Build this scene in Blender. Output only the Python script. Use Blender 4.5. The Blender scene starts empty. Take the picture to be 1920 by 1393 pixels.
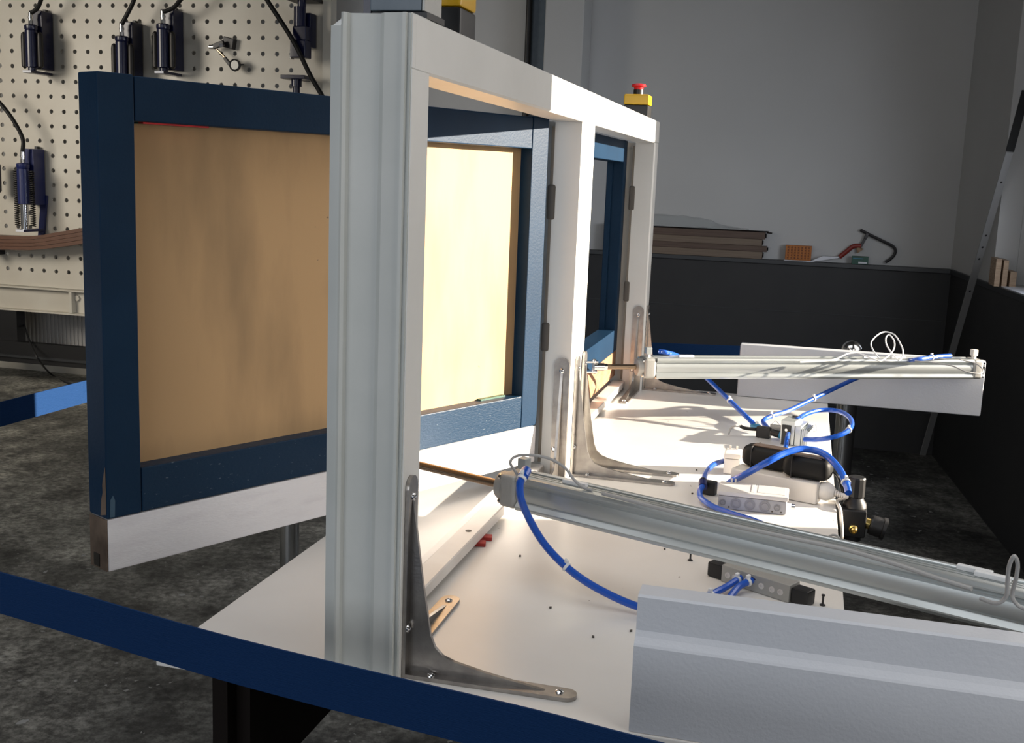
import bpy, bmesh, math, random
from mathutils import Vector, Matrix
random.seed(7)
S = bpy.context.scene
COL = S.collection
TZ = 0.85            # table top height above the floor; all coordinates below are relative to the table top

# ------------------------------------------------------------------ camera
CAM = Vector((0.42454, -1.17132, 0.59071))
YAW, PITCH, ROLL, FPX = -0.2508, 0.1715, 0.0390, 2098.98
_f = Vector((math.sin(YAW)*math.cos(PITCH), math.cos(YAW)*math.cos(PITCH), -math.sin(PITCH)))
_r0 = Vector((math.cos(YAW), -math.sin(YAW), 0)); _u0 = _r0.cross(_f)
_r = math.cos(ROLL)*_r0 + math.sin(ROLL)*_u0
_u = -math.sin(ROLL)*_r0 + math.cos(ROLL)*_u0
cd = bpy.data.cameras.new('camera'); cam = bpy.data.objects.new('camera', cd); COL.objects.link(cam)
cd.sensor_fit = 'HORIZONTAL'; cd.sensor_width = 36.0; cd.lens = FPX/1920*36.0; cd.clip_start = 0.02
cam.matrix_world = Matrix(((_r.x, _u.x, -_f.x, CAM.x), (_r.y, _u.y, -_f.y, CAM.y), (_r.z, _u.z, -_f.z, CAM.z+TZ), (0, 0, 0, 1)))
S.camera = cam

def ray(u, v): return _f + _r*((u-960)/FPX) - _u*((v-696.5)/FPX)
def onz(u, v, z):
    d = ray(u, v); return CAM + d*((z-CAM.z)/d.z)
def ony(u, v, y):
    d = ray(u, v); return CAM + d*((y-CAM.y)/d.y)
def onx(u, v, x):
    d = ray(u, v); return CAM + d*((x-CAM.x)/d.x)

# ------------------------------------------------------------------ world, sun, daylight and fill areas, exposure
SUN_DIR = Vector((-1.0, -0.29, -0.25)).normalized()
w = bpy.data.worlds.new('world'); S.world = w; w.use_nodes = True
w.node_tree.nodes['Background'].inputs[0].default_value = (0.62, 0.74, 0.95, 1)
w.node_tree.nodes['Background'].inputs[1].default_value = 0.30
sd = bpy.data.lights.new('sun', 'SUN'); sd.energy = 21.0; sd.color = (1.0, 0.87, 0.70); sd.angle = math.radians(0.53)
so = bpy.data.objects.new('sun', sd); COL.objects.link(so); so.rotation_mode = 'QUATERNION'
so.rotation_quaternion = SUN_DIR.to_track_quat('-Z', 'Y'); so.location = (6, 4, 5)
def area(name, loc, aim, sx, sy, power, color):
    l = bpy.data.lights.new(name, 'AREA'); l.shape = 'RECTANGLE'; l.size = sx; l.size_y = sy; l.energy = power; l.color = color
    o = bpy.data.objects.new(name, l); COL.objects.link(o); o.location = (loc[0], loc[1], loc[2]+TZ)
    o.rotation_mode = 'QUATERNION'
    o.rotation_quaternion = (Vector(aim)-Vector(loc)).to_track_quat('-Z', 'Y')
    return o
gate = area('gate_daylight', (-1.2, -3.9, 0.9), (-1.0, 1.0, -0.7), 3.6, 2.0, 23, (0.94, 0.97, 1.0)); gate.data.spread = math.radians(110)
area('side_window_daylight', (-5.6, 1.6, 1.5), (-4.1, 5.0, 0.4), 2.0, 1.4, 23, (1.0, 0.92, 0.80)).data.spread = math.radians(76)
area('second_window_daylight', (1.45, 3.45, 0.50), (0.2, 3.85, 0.32), 0.9, 0.55, 14, (0.84, 0.90, 1.0)).data.spread = math.radians(128)
win = area('window_daylight', (1.42, 1.75, 0.95), (0.2, 1.30, 0.40), 1.25, 1.4, 11, (1.0, 0.93, 0.86))
right_fill = area('front_right_fill', (1.56, -0.15, 0.75), (-0.3, 0.5, 0.30), 1.6, 1.2, 14, (1.0, 0.955, 0.90))  # added fill lamp in front of the solid right wall, no window there
top_fill = area('overhead_fill', (-0.7, 0.2, 2.9), (-0.7, 0.6, 0.0), 2.6, 2.6, 20, (0.97, 0.98, 1.0)); top_fill.data.spread = math.radians(120)  # added overhead fill to brighten the table top; the ceiling has no opening
S.view_settings.view_transform = 'Standard'
try: S.view_settings.look = 'None'
except Exception: pass
S.view_settings.gamma = 1.0; S.view_settings.use_curve_mapping = False
S.view_settings.exposure = 0.0

# ------------------------------------------------------------------ materials
def mat(name, col, rough=0.5, metal=0.0, col2=None, scale=8.0, lo=0.4, hi=0.65, detail=6.0, bump=0.0, bscale=120.0, stretch=None, spec=0.5, alpha=None, trans=0.0, coat=0.0):
    m = bpy.data.materials.new(name); m.use_nodes = True
    nt = m.node_tree; b = nt.nodes['Principled BSDF']
    b.inputs['Roughness'].default_value = rough; b.inputs['Metallic'].default_value = metal
    b.inputs['Base Color'].default_value = (*col, 1)
    b.inputs['Specular IOR Level'].default_value = spec
    if coat: b.inputs['Coat Weight'].default_value = coat
    if trans: b.inputs['Transmission Weight'].default_value = trans
    if alpha is not None: b.inputs['Alpha'].default_value = alpha
    tc = nt.nodes.new('ShaderNodeTexCoord'); mp = nt.nodes.new('ShaderNodeMapping')
    nt.links.new(tc.outputs['Object'], mp.inputs['Vector'])
    if stretch: mp.inputs['Scale'].default_value = stretch
    if col2 is not None:
        n = nt.nodes.new('ShaderNodeTexNoise'); n.inputs['Scale'].default_value = scale; n.inputs['Detail'].default_value = detail
        nt.links.new(mp.outputs['Vector'], n.inputs['Vector'])
        r = nt.nodes.new('ShaderNodeValToRGB'); r.color_ramp.elements[0].position = lo; r.color_ramp.elements[1].position = hi
        r.color_ramp.elements[0].color = (*col, 1); r.color_ramp.elements[1].color = (*col2, 1)
        nt.links.new(n.outputs['Fac'], r.inputs['Fac']); nt.links.new(r.outputs['Color'], b.inputs['Base Color'])
    if bump:
        n2 = nt.nodes.new('ShaderNodeTexNoise'); n2.inputs['Scale'].default_value = bscale; n2.inputs['Detail'].default_value = 4
        nt.links.new(mp.outputs['Vector'], n2.inputs['Vector'])
        bp = nt.nodes.new('ShaderNodeBump'); bp.inputs['Strength'].default_value = bump; bp.inputs['Distance'].default_value = 0.002
        nt.links.new(n2.outputs['Fac'], bp.inputs['Height']); nt.links.new(bp.outputs['Normal'], b.inputs['Normal'])
    return m

def add_specks(m, col, scale, thr, size=0.35, density_scale=3.0):
    """scattered small marks (paint drips, grit) on top of an existing base colour"""
    nt = m.node_tree; b = nt.nodes['Principled BSDF']
    tc = nt.nodes.new('ShaderNodeTexCoord')
    vo = nt.nodes.new('ShaderNodeTexVoronoi'); vo.inputs['Scale'].default_value = scale
    nz = nt.nodes.new('ShaderNodeTexNoise'); nz.inputs['Scale'].default_value = scale*1.7; nz.inputs['Detail'].default_value = 3
    mixv = nt.nodes.new('ShaderNodeMixRGB'); mixv.inputs['Fac'].default_value = 0.03*8/scale*4 if scale > 0 else .05
    nt.links.new(tc.outputs['Object'], nz.inputs['Vector'])
    nt.links.new(tc.outputs['Object'], mixv.inputs['Color1']); nt.links.new(nz.outputs['Color'], mixv.inputs['Color2'])
    nt.links.new(mixv.outputs['Color'], vo.inputs['Vector'])
    n = nt.nodes.new('ShaderNodeTexNoise'); n.inputs['Scale'].default_value = density_scale; n.inputs['Detail'].default_value = 5
    nt.links.new(tc.outputs['Object'], n.inputs['Vector'])
    lt = nt.nodes.new('ShaderNodeMath'); lt.operation = 'LESS_THAN'; lt.inputs[1].default_value = size
    nt.links.new(vo.outputs['Distance'], lt.inputs[0])
    gt = nt.nodes.new('ShaderNodeMath'); gt.operation = 'GREATER_THAN'; gt.inputs[1].default_value = thr
    nt.links.new(n.outputs['Fac'], gt.inputs[0])
    rnd = nt.nodes.new('ShaderNodeSeparateColor'); nt.links.new(vo.outputs['Color'], rnd.inputs[0])
    g2 = nt.nodes.new('ShaderNodeMath'); g2.operation = 'GREATER_THAN'; g2.inputs[1].default_value = 0.6
    nt.links.new(rnd.outputs[0], g2.inputs[0])
    mu = nt.nodes.new('ShaderNodeMath'); mu.operation = 'MULTIPLY'; nt.links.new(lt.outputs[0], mu.inputs[0]); nt.links.new(gt.outputs[0], mu.inputs[1])
    mu2 = nt.nodes.new('ShaderNodeMath'); mu2.operation = 'MULTIPLY'; nt.links.new(mu.outputs[0], mu2.inputs[0]); nt.links.new(g2.outputs[0], mu2.inputs[1])
    mx = nt.nodes.new('ShaderNodeMixRGB'); nt.links.new(mu2.outputs[0], mx.inputs['Fac'])
    src = b.inputs['Base Color'].links[0].from_socket if b.inputs['Base Color'].links else None
    if src: nt.links.new(src, mx.inputs['Color1'])
    else: mx.inputs['Color1'].default_value = b.inputs['Base Color'].default_value
    mx.inputs['Color2'].default_value = (*col, 1)
    nt.links.new(mx.outputs['Color'], b.inputs['Base Color'])
    return m

MT = {}
MT['frame'] = mat('white_frame_paint', (0.70, 0.70, 0.68), 0.38, col2=(0.76, 0.76, 0.74), scale=5, bump=0.12, bscale=60)
MT['frame_end'] = mat('grey_white_primer', (0.55, 0.57, 0.55), 0.5, col2=(0.61, 0.625, 0.605), scale=6, bump=0.15, bscale=50)
MT['sill'] = mat('sill_paint', (0.72, 0.68, 0.64), 0.35, col2=(0.78, 0.75, 0.71), scale=14, lo=0.35)
MT['table'] = add_specks(mat('table_laminate', (0.72, 0.70, 0.67), 0.30, col2=(0.77, 0.755, 0.73), scale=4, bump=0.03, bscale=30), (0.16, 0.12, 0.09), 26, 0.47, 0.06, 2.2)
MT['blue'] = mat('blue_lacquer', (0.0045, 0.0235, 0.056), 0.46, col2=(0.0060, 0.0280, 0.065), scale=9, bump=0.12, bscale=240, spec=0.15)
MT['blue_glint_scuff'] = mat('blue_lacquer_glint_scuff', (0.0050, 0.0260, 0.060), 0.42, col2=(0.10, 0.13, 0.16), scale=120, lo=0.67, hi=0.73, bump=0.25, bscale=170, stretch=(1, 1, 2.2), spec=0.2)  # pale flecks are sun glints painted into the colour, with slight scuffing
MT['mdf'] = add_specks(mat('mdf_board', (0.51, 0.325, 0.160), 0.75, col2=(0.27, 0.175, 0.09), scale=4.6, lo=0.47, hi=0.80, stretch=(1.9, 1.9, 0.55), bump=0.05), (0.24, 0.16, 0.09), 30, 0.56, 0.05, 5)
MT['white_rail'] = mat('white_rail_wood', (0.82, 0.81, 0.83), 0.5, col2=(0.72, 0.70, 0.73), scale=12, lo=0.5, hi=0.8, stretch=(1, 1, 5), bump=0.15)
MT['raw_wood'] = mat('raw_meranti', (0.36, 0.19, 0.105), 0.65, col2=(0.26, 0.125, 0.065), scale=18, stretch=(1, 1, 6), bump=0.1)
MT['pine_end'] = mat('bare_wood_end', (0.16, 0.115, 0.085), 0.7, col2=(0.08, 0.055, 0.04), scale=25)
MT['steel'] = mat('galvanised_bracket', (0.40, 0.375, 0.35), 0.30, 0.95, col2=(0.30, 0.28, 0.265), scale=40, bump=0.1, bscale=300)
MT['chrome'] = mat('chrome', (0.72, 0.72, 0.72), 0.14, 1.0)
MT['alu'] = mat('anodised_aluminium', (0.55, 0.585, 0.59), 0.36, 0.70, col2=(0.51, 0.545, 0.55), scale=3, stretch=(1, 1, 1))
MT['alu_matte'] = mat('cast_aluminium', (0.40, 0.40, 0.385), 0.5, 0.5, bump=0.15, bscale=300)
MT['rod'] = mat('piston_rod', (0.30, 0.22, 0.15), 0.25, 0.9)
MT['brass'] = mat('brass', (0.62, 0.45, 0.15), 0.28, 1.0)
MT['board'] = mat('board_lacquer', (0.55, 0.575, 0.625), 0.45, col2=(0.60, 0.62, 0.665), scale=5, bump=0.2, bscale=220)
MT['tube'] = mat('blue_hose', (0.010, 0.085, 0.48), 0.28, coat=0.3)
MT['cable'] = mat('grey_cable', (0.36, 0.36, 0.36), 0.5)
MT['tie'] = mat('white_nylon', (0.72, 0.74, 0.76), 0.4)
MT['black'] = mat('black_plastic', (0.010, 0.010, 0.011), 0.42)
MT['rubber'] = mat('black_rubber', (0.006, 0.006, 0.006), 0.55, spec=0.25)
MT['smoked'] = mat('smoked_cover', (0.10, 0.065, 0.045), 0.15, coat=0.6)
MT['box'] = mat('grey_junction_plastic', (0.60, 0.58, 0.57), 0.45)
MT['box_low'] = mat('grey_box_body', (0.36, 0.36, 0.385), 0.5)
MT['knockout'] = mat('grey_knockout', (0.26, 0.26, 0.28), 0.5)
MT['whitep'] = mat('white_plastic', (0.76, 0.72, 0.67), 0.35)
MT['yellow'] = mat('signal_yellow', (0.62, 0.36, 0.006), 0.35)
MT['red'] = mat('signal_red', (0.62, 0.012, 0.02), 0.35)
MT['red_spacer'] = mat('red_packer', (0.42, 0.035, 0.03), 0.5)
MT['bluegrey'] = mat('blue_grey_enamel', (0.10, 0.135, 0.17), 0.4, col2=(0.12, 0.155, 0.19), scale=30)
MT['peg'] = add_specks(mat('cream_enamel', (0.53, 0.49, 0.415), 0.42, col2=(0.58, 0.55, 0.475), scale=3), (0.22, 0.19, 0.16), 5, 0.58, 0.06, 2)
MT['navy'] = mat('navy_enamel', (0.0045, 0.006, 0.032), 0.25)
MT['navy_light'] = mat('blue_enamel', (0.010, 0.017, 0.095), 0.32)
MT['spring'] = mat('dark_spring_steel', (0.020, 0.018, 0.016), 0.4, 0.5)
MT['leaf'] = mat('brown_laminated_wood', (0.13, 0.055, 0.028), 0.5, col2=(0.075, 0.03, 0.016), scale=10, stretch=(1, 8, 30))
MT['wall'] = mat('white_wall_paint', (0.51, 0.51, 0.505), 0.8, col2=(0.54, 0.54, 0.535), scale=1.2, bump=0.05, bscale=90)
MT['wall_dark'] = mat('charcoal_wainscot', (0.022, 0.022, 0.024), 0.6, col2=(0.026, 0.026, 0.027), scale=5)
MT['ledge'] = mat('charcoal_ledge', (0.030, 0.032, 0.035), 0.4)
MT['ceiling'] = mat('ceiling_paint', (0.16, 0.16, 0.16), 0.85, col2=(0.18, 0.18, 0.18), scale=2)
MT['shelfwood'] = mat('brown_profile_wood', (0.115, 0.075, 0.055), 0.6, col2=(0.085, 0.052, 0.038), scale=10, stretch=(0.4, 4, 14))
MT['shelfwood2'] = mat('light_profile_wood', (0.19, 0.14, 0.10), 0.6, col2=(0.15, 0.11, 0.08), scale=10, stretch=(0.4, 4, 14))
MT['orange'] = mat('orange_plastic', (0.42, 0.13, 0.012), 0.5)
MT['orange_dark'] = mat('orange_plastic_dark', (0.16, 0.045, 0.008), 0.6)
MT['paper'] = mat('white_paper', (0.72, 0.73, 0.78), 0.8)
MT['film'] = mat('clear_film', (0.55, 0.58, 0.58), 0.25, alpha=0.35)
MT['green'] = mat('green_carton', (0.012, 0.075, 0.05), 0.5)
MT['clampred'] = mat('red_handle', (0.22, 0.02, 0.012), 0.45)
MT['clampsteel'] = mat('dark_clamp_steel', (0.05, 0.048, 0.05), 0.45, 0.6)
MT['belt'] = mat('navy_webbing', (0.0050, 0.029, 0.100), 0.75, spec=0.12, bump=0.6, bscale=500, stretch=(0.15, 0.15, 3))
MT['pole'] = mat('pale_flat_bar', (0.36, 0.36, 0.36), 0.5, 0.2)
MT['radiator'] = mat('radiator_enamel', (0.45, 0.44, 0.43), 0.45)
MT['brown_steel'] = mat('dark_brown_panel', (0.007, 0.0045, 0.0035), 0.7, spec=0.15)
MT['tan'] = mat('tan_timber', (0.42, 0.30, 0.20), 0.6, col2=(0.30, 0.20, 0.13), scale=20, stretch=(1, 1, 8))
MT['gasket'] = mat('dark_gasket', (0.055, 0.048, 0.040), 0.6)
MT['rebate_seal'] = mat('grey_brown_seal', (0.20, 0.175, 0.145), 0.6)
MT['hinge'] = mat('bronze_hinge', (0.10, 0.088, 0.075), 0.5)
MT['scuff'] = mat('paint_scuff', (0.035, 0.085, 0.135), 0.5)
MT['cyan'] = mat('cyan_collar', (0.02, 0.19, 0.36), 0.35)
# concrete floor
fl = mat('worn_concrete', (0.040, 0.040, 0.038), 0.62, col2=(0.130, 0.127, 0.118), scale=1.5, lo=0.38, hi=0.66, detail=3, bump=0.6, bscale=45)
def fine_mottle(m, dark, light, scale, lo, hi, fac, detail=10):
    nt = m.node_tree; b = nt.nodes['Principled BSDF']; src = b.inputs['Base Color'].links[0].from_socket
    tc = nt.nodes.new('ShaderNodeTexCoord'); n = nt.nodes.new('ShaderNodeTexNoise'); n.inputs['Scale'].default_value = scale; n.inputs['Detail'].default_value = detail; n.inputs['Roughness'].default_value = 0.72
    nt.links.new(tc.outputs['Object'], n.inputs['Vector'])
    r = nt.nodes.new('ShaderNodeValToRGB'); r.color_ramp.elements[0].position = lo; r.color_ramp.elements[1].position = hi
    r.color_ramp.elements[0].color = (*dark, 1); r.color_ramp.elements[1].color = (*light, 1); nt.links.new(n.outputs['Fac'], r.inputs['Fac'])
    mx = nt.nodes.new('ShaderNodeMixRGB'); mx.blend_type = 'MULTIPLY'; mx.inputs['Fac'].default_value = fac
    nt.links.new(src, mx.inputs['Color1']); nt.links.new(r.outputs['Color'], mx.inputs['Color2']); nt.links.new(mx.outputs['Color'], b.inputs['Base Color'])
fine_mottle(fl, (0.35, 0.35, 0.35), (1.9, 1.9, 1.85), 7.0, 0.36, 0.66, 1.0)
fine_mottle(fl, (0.55, 0.55, 0.55), (1.6, 1.6, 1.6), 42.0, 0.40, 0.62, 1.0, 6)
def dust_and_light_zone(m, axis, a, b, gain):
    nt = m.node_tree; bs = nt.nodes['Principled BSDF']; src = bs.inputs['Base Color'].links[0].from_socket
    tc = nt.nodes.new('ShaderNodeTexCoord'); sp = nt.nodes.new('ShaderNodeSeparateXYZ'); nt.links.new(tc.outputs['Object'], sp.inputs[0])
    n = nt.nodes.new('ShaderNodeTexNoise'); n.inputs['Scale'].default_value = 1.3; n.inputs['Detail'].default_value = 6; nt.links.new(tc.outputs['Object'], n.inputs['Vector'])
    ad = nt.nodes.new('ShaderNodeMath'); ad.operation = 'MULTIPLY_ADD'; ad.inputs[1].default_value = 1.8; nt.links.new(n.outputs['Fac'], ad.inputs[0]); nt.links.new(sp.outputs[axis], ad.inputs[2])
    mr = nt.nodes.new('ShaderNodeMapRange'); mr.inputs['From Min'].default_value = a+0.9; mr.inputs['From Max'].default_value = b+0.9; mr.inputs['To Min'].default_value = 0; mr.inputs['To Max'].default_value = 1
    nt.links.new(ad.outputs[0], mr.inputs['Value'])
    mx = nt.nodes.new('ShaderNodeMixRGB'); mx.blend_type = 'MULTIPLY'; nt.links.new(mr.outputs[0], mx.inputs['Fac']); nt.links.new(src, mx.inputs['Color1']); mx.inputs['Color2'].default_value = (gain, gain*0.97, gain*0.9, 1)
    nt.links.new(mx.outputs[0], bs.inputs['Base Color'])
dust_and_light_zone(fl, 0, 1.0, -0.6, 2.4)  # left floor coloured lighter: dust plus the brighter light there, painted in
add_specks(fl, (0.30, 0.30, 0.29), 14, 0.50, 0.13, 3.2)
add_specks(fl, (0.24, 0.24, 0.23), 34, 0.49, 0.17, 4.1)
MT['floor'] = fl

# ------------------------------------------------------------------ geometry helpers
class G:
    def __init__(s): s.bm = bmesh.new()
    def _bev(s, vs, bev, seg):
        if bev > 0:
            es = {e for v in vs for e in v.link_edges}
            bmesh.ops.bevel(s.bm, geom=list(es), offset=bev, segments=seg, affect='EDGES', profile=0.5)
    def frame_box(s, c, ax, ay, az, bev=0, seg=2):
        c = Vector(c); ax, ay, az = Vector(ax), Vector(ay), Vector(az)
        vs = [s.bm.verts.new(c + ax*i + ay*j + az*k) for k in (-1, 1) for j in (-1, 1) for i in (-1, 1)]
        for q in ((0, 2, 3, 1), (4, 5, 7, 6), (0, 1, 5, 4), (2, 6, 7, 3), (0, 4, 6, 2), (1, 3, 7, 5)):
            s.bm.faces.new([vs[i] for i in q])
        s._bev(vs, bev, seg); return s
    def box(s, x0, x1, y0, y1, z0, z1, bev=0, seg=2):
        return s.frame_box(((x0+x1)/2, (y0+y1)/2, (z0+z1)/2), ((x1-x0)/2, 0, 0), (0, (y1-y0)/2, 0), (0, 0, (z1-z0)/2), bev, seg)
    def bar(s, p, q, w, h, up=(0, 0, 1), bev=0):
        p, q = Vector(p), Vector(q); d = (q-p); n = d.normalized(); side = n.cross(Vector(up)).normalized(); u = side.cross(n)
        return s.frame_box((p+q)/2, d/2, side*(w/2), u*(h/2), bev)
    def prism(s, poly, o, u, v, ext):
        o, u, v, ext = Vector(o), Vector(u), Vector(v), Vector(ext)
        a = [s.bm.verts.new(o + u*x + v*y) for x, y in poly]; b = [s.bm.verts.new(o + u*x + v*y + ext) for x, y in poly]
        n = len(poly)
        s.bm.faces.new(a); s.bm.faces.new(b[::-1])
        for i in range(n): s.bm.faces.new((a[i], b[i], b[(i+1) % n], a[(i+1) % n]))
        return s
    def cyl(s, p, q, r, r2=None, n=16, caps=True):
        p, q = Vector(p), Vector(q); d = (q-p).normalized(); r2 = r if r2 is None else r2
        a = d.orthogonal().normalized(); b = d.cross(a)
        A = [s.bm.verts.new(p + (a*math.cos(t)+b*math.sin(t))*r) for t in [2*math.pi*i/n for i in range(n)]]
        B = [s.bm.verts.new(q + (a*math.cos(t)+b*math.sin(t))*r2) for t in [2*math.pi*i/n for i in range(n)]]
        for i in range(n): s.bm.faces.new((A[i], A[(i+1) % n], B[(i+1) % n], B[i]))
        if caps: s.bm.faces.new(A[::-1]); s.bm.faces.new(B)
        return s
    def lathe(s, prof, o, axis=(0, 0, 1), n=20):
        o = Vector(o); d = Vector(axis).normalized(); a = d.orthogonal().normalized(); b = d.cross(a); rings = []
        for r, h in prof:
            if r < 1e-6: rings.append([s.bm.verts.new(o + d*h)])
            else: rings.append([s.bm.verts.new(o + d*h + (a*math.cos(2*math.pi*i/n)+b*math.sin(2*math.pi*i/n))*r) for i in range(n)])
        for A, B in zip(rings, rings[1:]):
            for i in range(n):
                j = (i+1) % n
                if len(A) == 1 and len(B) == 1: continue
                if len(A) == 1: s.bm.faces.new((A[0], B[j], B[i]))
                elif len(B) == 1: s.bm.faces.new((A[i], A[j], B[0]))
                else: s.bm.faces.new((A[i], A[j], B[j], B[i]))
        if len(rings[0]) > 1: s.bm.faces.new(rings[0][::-1])
        if len(rings[-1]) > 1: s.bm.faces.new(rings[-1])
        return s
    def tube(s, pts, r, n=10, smooth=8):
        P = spline(pts, smooth) if smooth else [Vector(p) for p in pts]
        prev = None; rings = []
        for i, p in enumerate(P):
            t = (P[min(i+1, len(P)-1)] - P[max(i-1, 0)]).normalized()
            if prev is None: a = t.orthogonal().normalized()
            else: a = (prev - t*prev.dot(t)).normalized()
            prev = a; b = t.cross(a)
            rings.append([s.bm.verts.new(p + (a*math.cos(2*math.pi*k/n)+b*math.sin(2*math.pi*k/n))*r) for k in range(n)])
        for A, B in zip(rings, rings[1:]):
            for k in range(n): s.bm.faces.new((A[k], A[(k+1) % n], B[(k+1) % n], B[k]))
        s.bm.faces.new(rings[0][::-1]); s.bm.faces.new(rings[-1])
        return s

def spline(pts, k=8):
    P = [Vector(p) for p in pts]
    if len(P) < 3: return P
    Q = [P[0]*2-P[1]] + P + [P[-1]*2-P[-2]]; out = []
    for i in range(1, len(Q)-2):
        p0, p1, p2, p3 = Q[i-1:i+3]
        for j in range(k):
            t = j/k
            out.append(0.5*((2*p1)+(p2-p0)*t+(2*p0-5*p1+4*p2-p3)*t*t+(3*p1-p0-3*p2+p3)*t**3))
    out.append(P[-1]); return out

def circ(r, n=12, cx=0, cy=0, a0=0, a1=2*math.pi, end=False):
    m = n-1 if end else n
    return [(cx+r*math.cos(a0+(a1-a0)*i/m), cy+r*math.sin(a0+(a1-a0)*i/m)) for i in range(n)]

OFF = {}
def obj(name, g, m, parent=None, smooth=True, ang=35, label=None, origin=None):
    bmesh.ops.recalc_face_normals(g.bm, faces=g.bm.faces[:])
    off = OFF.get(parent.name) if parent else None
    if off is None:
        if origin is not None: off = Vector(origin)
        else:
            xs = [v.co for v in g.bm.verts]
            off = Vector(((min(v.x for v in xs)+max(v.x for v in xs))/2, (min(v.y for v in xs)+max(v.y for v in xs))/2, min(v.z for v in xs)))
    for v in g.bm.verts: v.co = v.co - off
    me = bpy.data.meshes.new(name); g.bm.to_mesh(me); g.bm.free()
    if smooth:
        for p in me.polygons: p.use_smooth = True
        me.set_sharp_from_angle(angle=math.radians(ang))
    me.materials.append(MT[m] if isinstance(m, str) else m)
    o = bpy.data.objects.new(name, me); COL.objects.link(o)
    if smooth:
        wn = o.modifiers.new('normals', 'WEIGHTED_NORMAL'); wn.keep_sharp = True; wn.weight = 100
    if parent: o.parent = parent
    else: o.location = off + Vector((0, 0, TZ))
    OFF[o.name] = off
    if label: o['label'] = label
    return o
def tag(o, label, cat, group=None):
    o['label'] = label; o['category'] = cat
    if group: o['group'] = group
    return o
def thing(name, label, cat, loc, group=None):
    o = bpy.data.objects.new(name, None); COL.objects.link(o); o.empty_display_size = 0.05
    o.location = Vector(loc) + Vector((0, 0, TZ)); OFF[o.name] = Vector(loc)
    return tag(o, label, cat, group)
def struct(name, g, m, parent=None, **k):
    o = obj(name, g, m, parent, **k)
    if not parent: o['kind'] = 'structure'
    return o
def dup(root, loc, rotz=0.0, label=None):
    r = root.copy(); COL.objects.link(r); r.location = Vector(loc)+Vector((0, 0, TZ)); r.rotation_euler = (0, 0, rotz)
    if label: r['label'] = label
    for ch in list(root.children):
        c = ch.copy(); COL.objects.link(c); c.parent = r
        for gch in list(ch.children):
            d = gch.copy(); COL.objects.link(d); d.parent = c
    return r
FZ = -TZ   # floor level in table coordinates

# ================================================================== THE ROOM
WY = 5.40
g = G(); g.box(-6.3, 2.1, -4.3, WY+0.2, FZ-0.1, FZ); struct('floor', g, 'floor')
g = G(); g.box(-6.3, 2.1, -4.3, WY+0.2, 3.2, 3.3); struct('ceiling', g, 'ceiling')
# back wall (white paint above, charcoal wainscot with ledge below on the right)
g = G(); g.box(-6.3, 1.6, WY, WY+0.2, FZ, 3.2); struct('wall_back', g, 'wall')
def rwx(y): return 1.205 + 0.0765*(5.4-y)      # the right wall runs slightly out of square
g = G(); g.box(-6.3, -6.2, -4.2, WY, FZ, 3.2); struct('wall_left', g, 'wall')
# wall behind the camera with a wide gate opening
g = G(); g.box(-6.2, -3.4, -4.3, -4.2, FZ, 3.2); g.box(1.6, 2.1, -4.3, -4.2, FZ, 3.2); g.box(-3.4, 1.6, -4.3, -4.2, 2.2, 3.2)
struct('wall_front', g, 'wall')
# right wall: panels around one tall window opening that lets the sun in
def rpanel(g, y0, y1, z0, z1, t=0.10, inset=0.0):
    a, b = rwx(y0)-inset, rwx(y1)-inset
    g.prism([(a, y0), (b, y1), (b+t, y1), (a+t, y0)], (0, 0, z0), (1, 0, 0), (0, 1, 0), (0, 0, z1-z0))
WIN0, WIN1, WZ0, WZ1 = 1.108, 2.412, 0.19, 1.75
NICHE = 4.45
g = G()
rpanel(g, -4.3, WIN0, FZ, 3.2); rpanel(g, WIN1, 3.0, FZ, 3.2); rpanel(g, WIN0, WIN1, FZ, WZ0); rpanel(g, WIN0, WIN1, WZ1, 3.2)
rpanel(g, 3.0, NICHE, FZ, WZ0); rpanel(g, 3.0, NICHE, WZ1, 3.2); rpanel(g, NICHE, 5.42, FZ, 3.2)
struct('wall_right', g, 'wall')
g = G(); rpanel(g, 3.0, NICHE, WZ0, WZ1, t=0.02, inset=-0.190); struct('window_2', g, 'frame')
g = G(); rpanel(g, NICHE, NICHE+0.10, WZ0-0.05, WZ1+0.05, t=0.22, inset=-0.101); rpanel(g, 3.0, NICHE+0.10, WZ0-0.06, WZ0, t=0.12, inset=-0.101); rpanel(g, 2.9, NICHE+0.10, WZ1, WZ1+0.06, t=0.12, inset=-0.101); rpanel(g, 2.9, 3.0, WZ0-0.05, WZ1+0.05, t=0.12, inset=-0.101); struct('trim_10', g, 'wall')
g = G(); rpanel(g, WIN0, WIN0+0.02, WZ0, WZ1, 0.06, -0.02); rpanel(g, WIN0, WIN1, WZ1-0.03, WZ1, 0.06, -0.02); rpanel(g, WIN0, WIN1, WZ0, WZ0+0.02, 0.06, -0.02)
struct('window_1', g, 'frame')
# wainscot panels and ledges
g = G(); g.box(-0.86, 1.2035, WY-0.055, WY-0.001, FZ, 0.165); struct('trim_1', g, 'wall_dark')
g = G(); g.box(-0.86, 1.2035, WY-0.075, WY-0.002, 0.165, 0.190, 0.004); struct('trim_2', g, 'ledge')
for k, zz in enumerate((-0.10, -0.36, -0.62)):
    g = G(); g.box(-0.86, 1.18, WY-0.060, WY-0.054, zz, zz+0.004); struct('trim_%d' % (3+k), g, 'ledge')
g = G(); rpanel(g, -4.1, 5.34, FZ, 0.165, 0.008, 0.0085); struct('trim_6', g, 'wall_dark')
g = G(); rpanel(g, -4.1, 5.34, 0.165, 0.190, 0.016, 0.0165); struct('trim_7', g, 'ledge')
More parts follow.
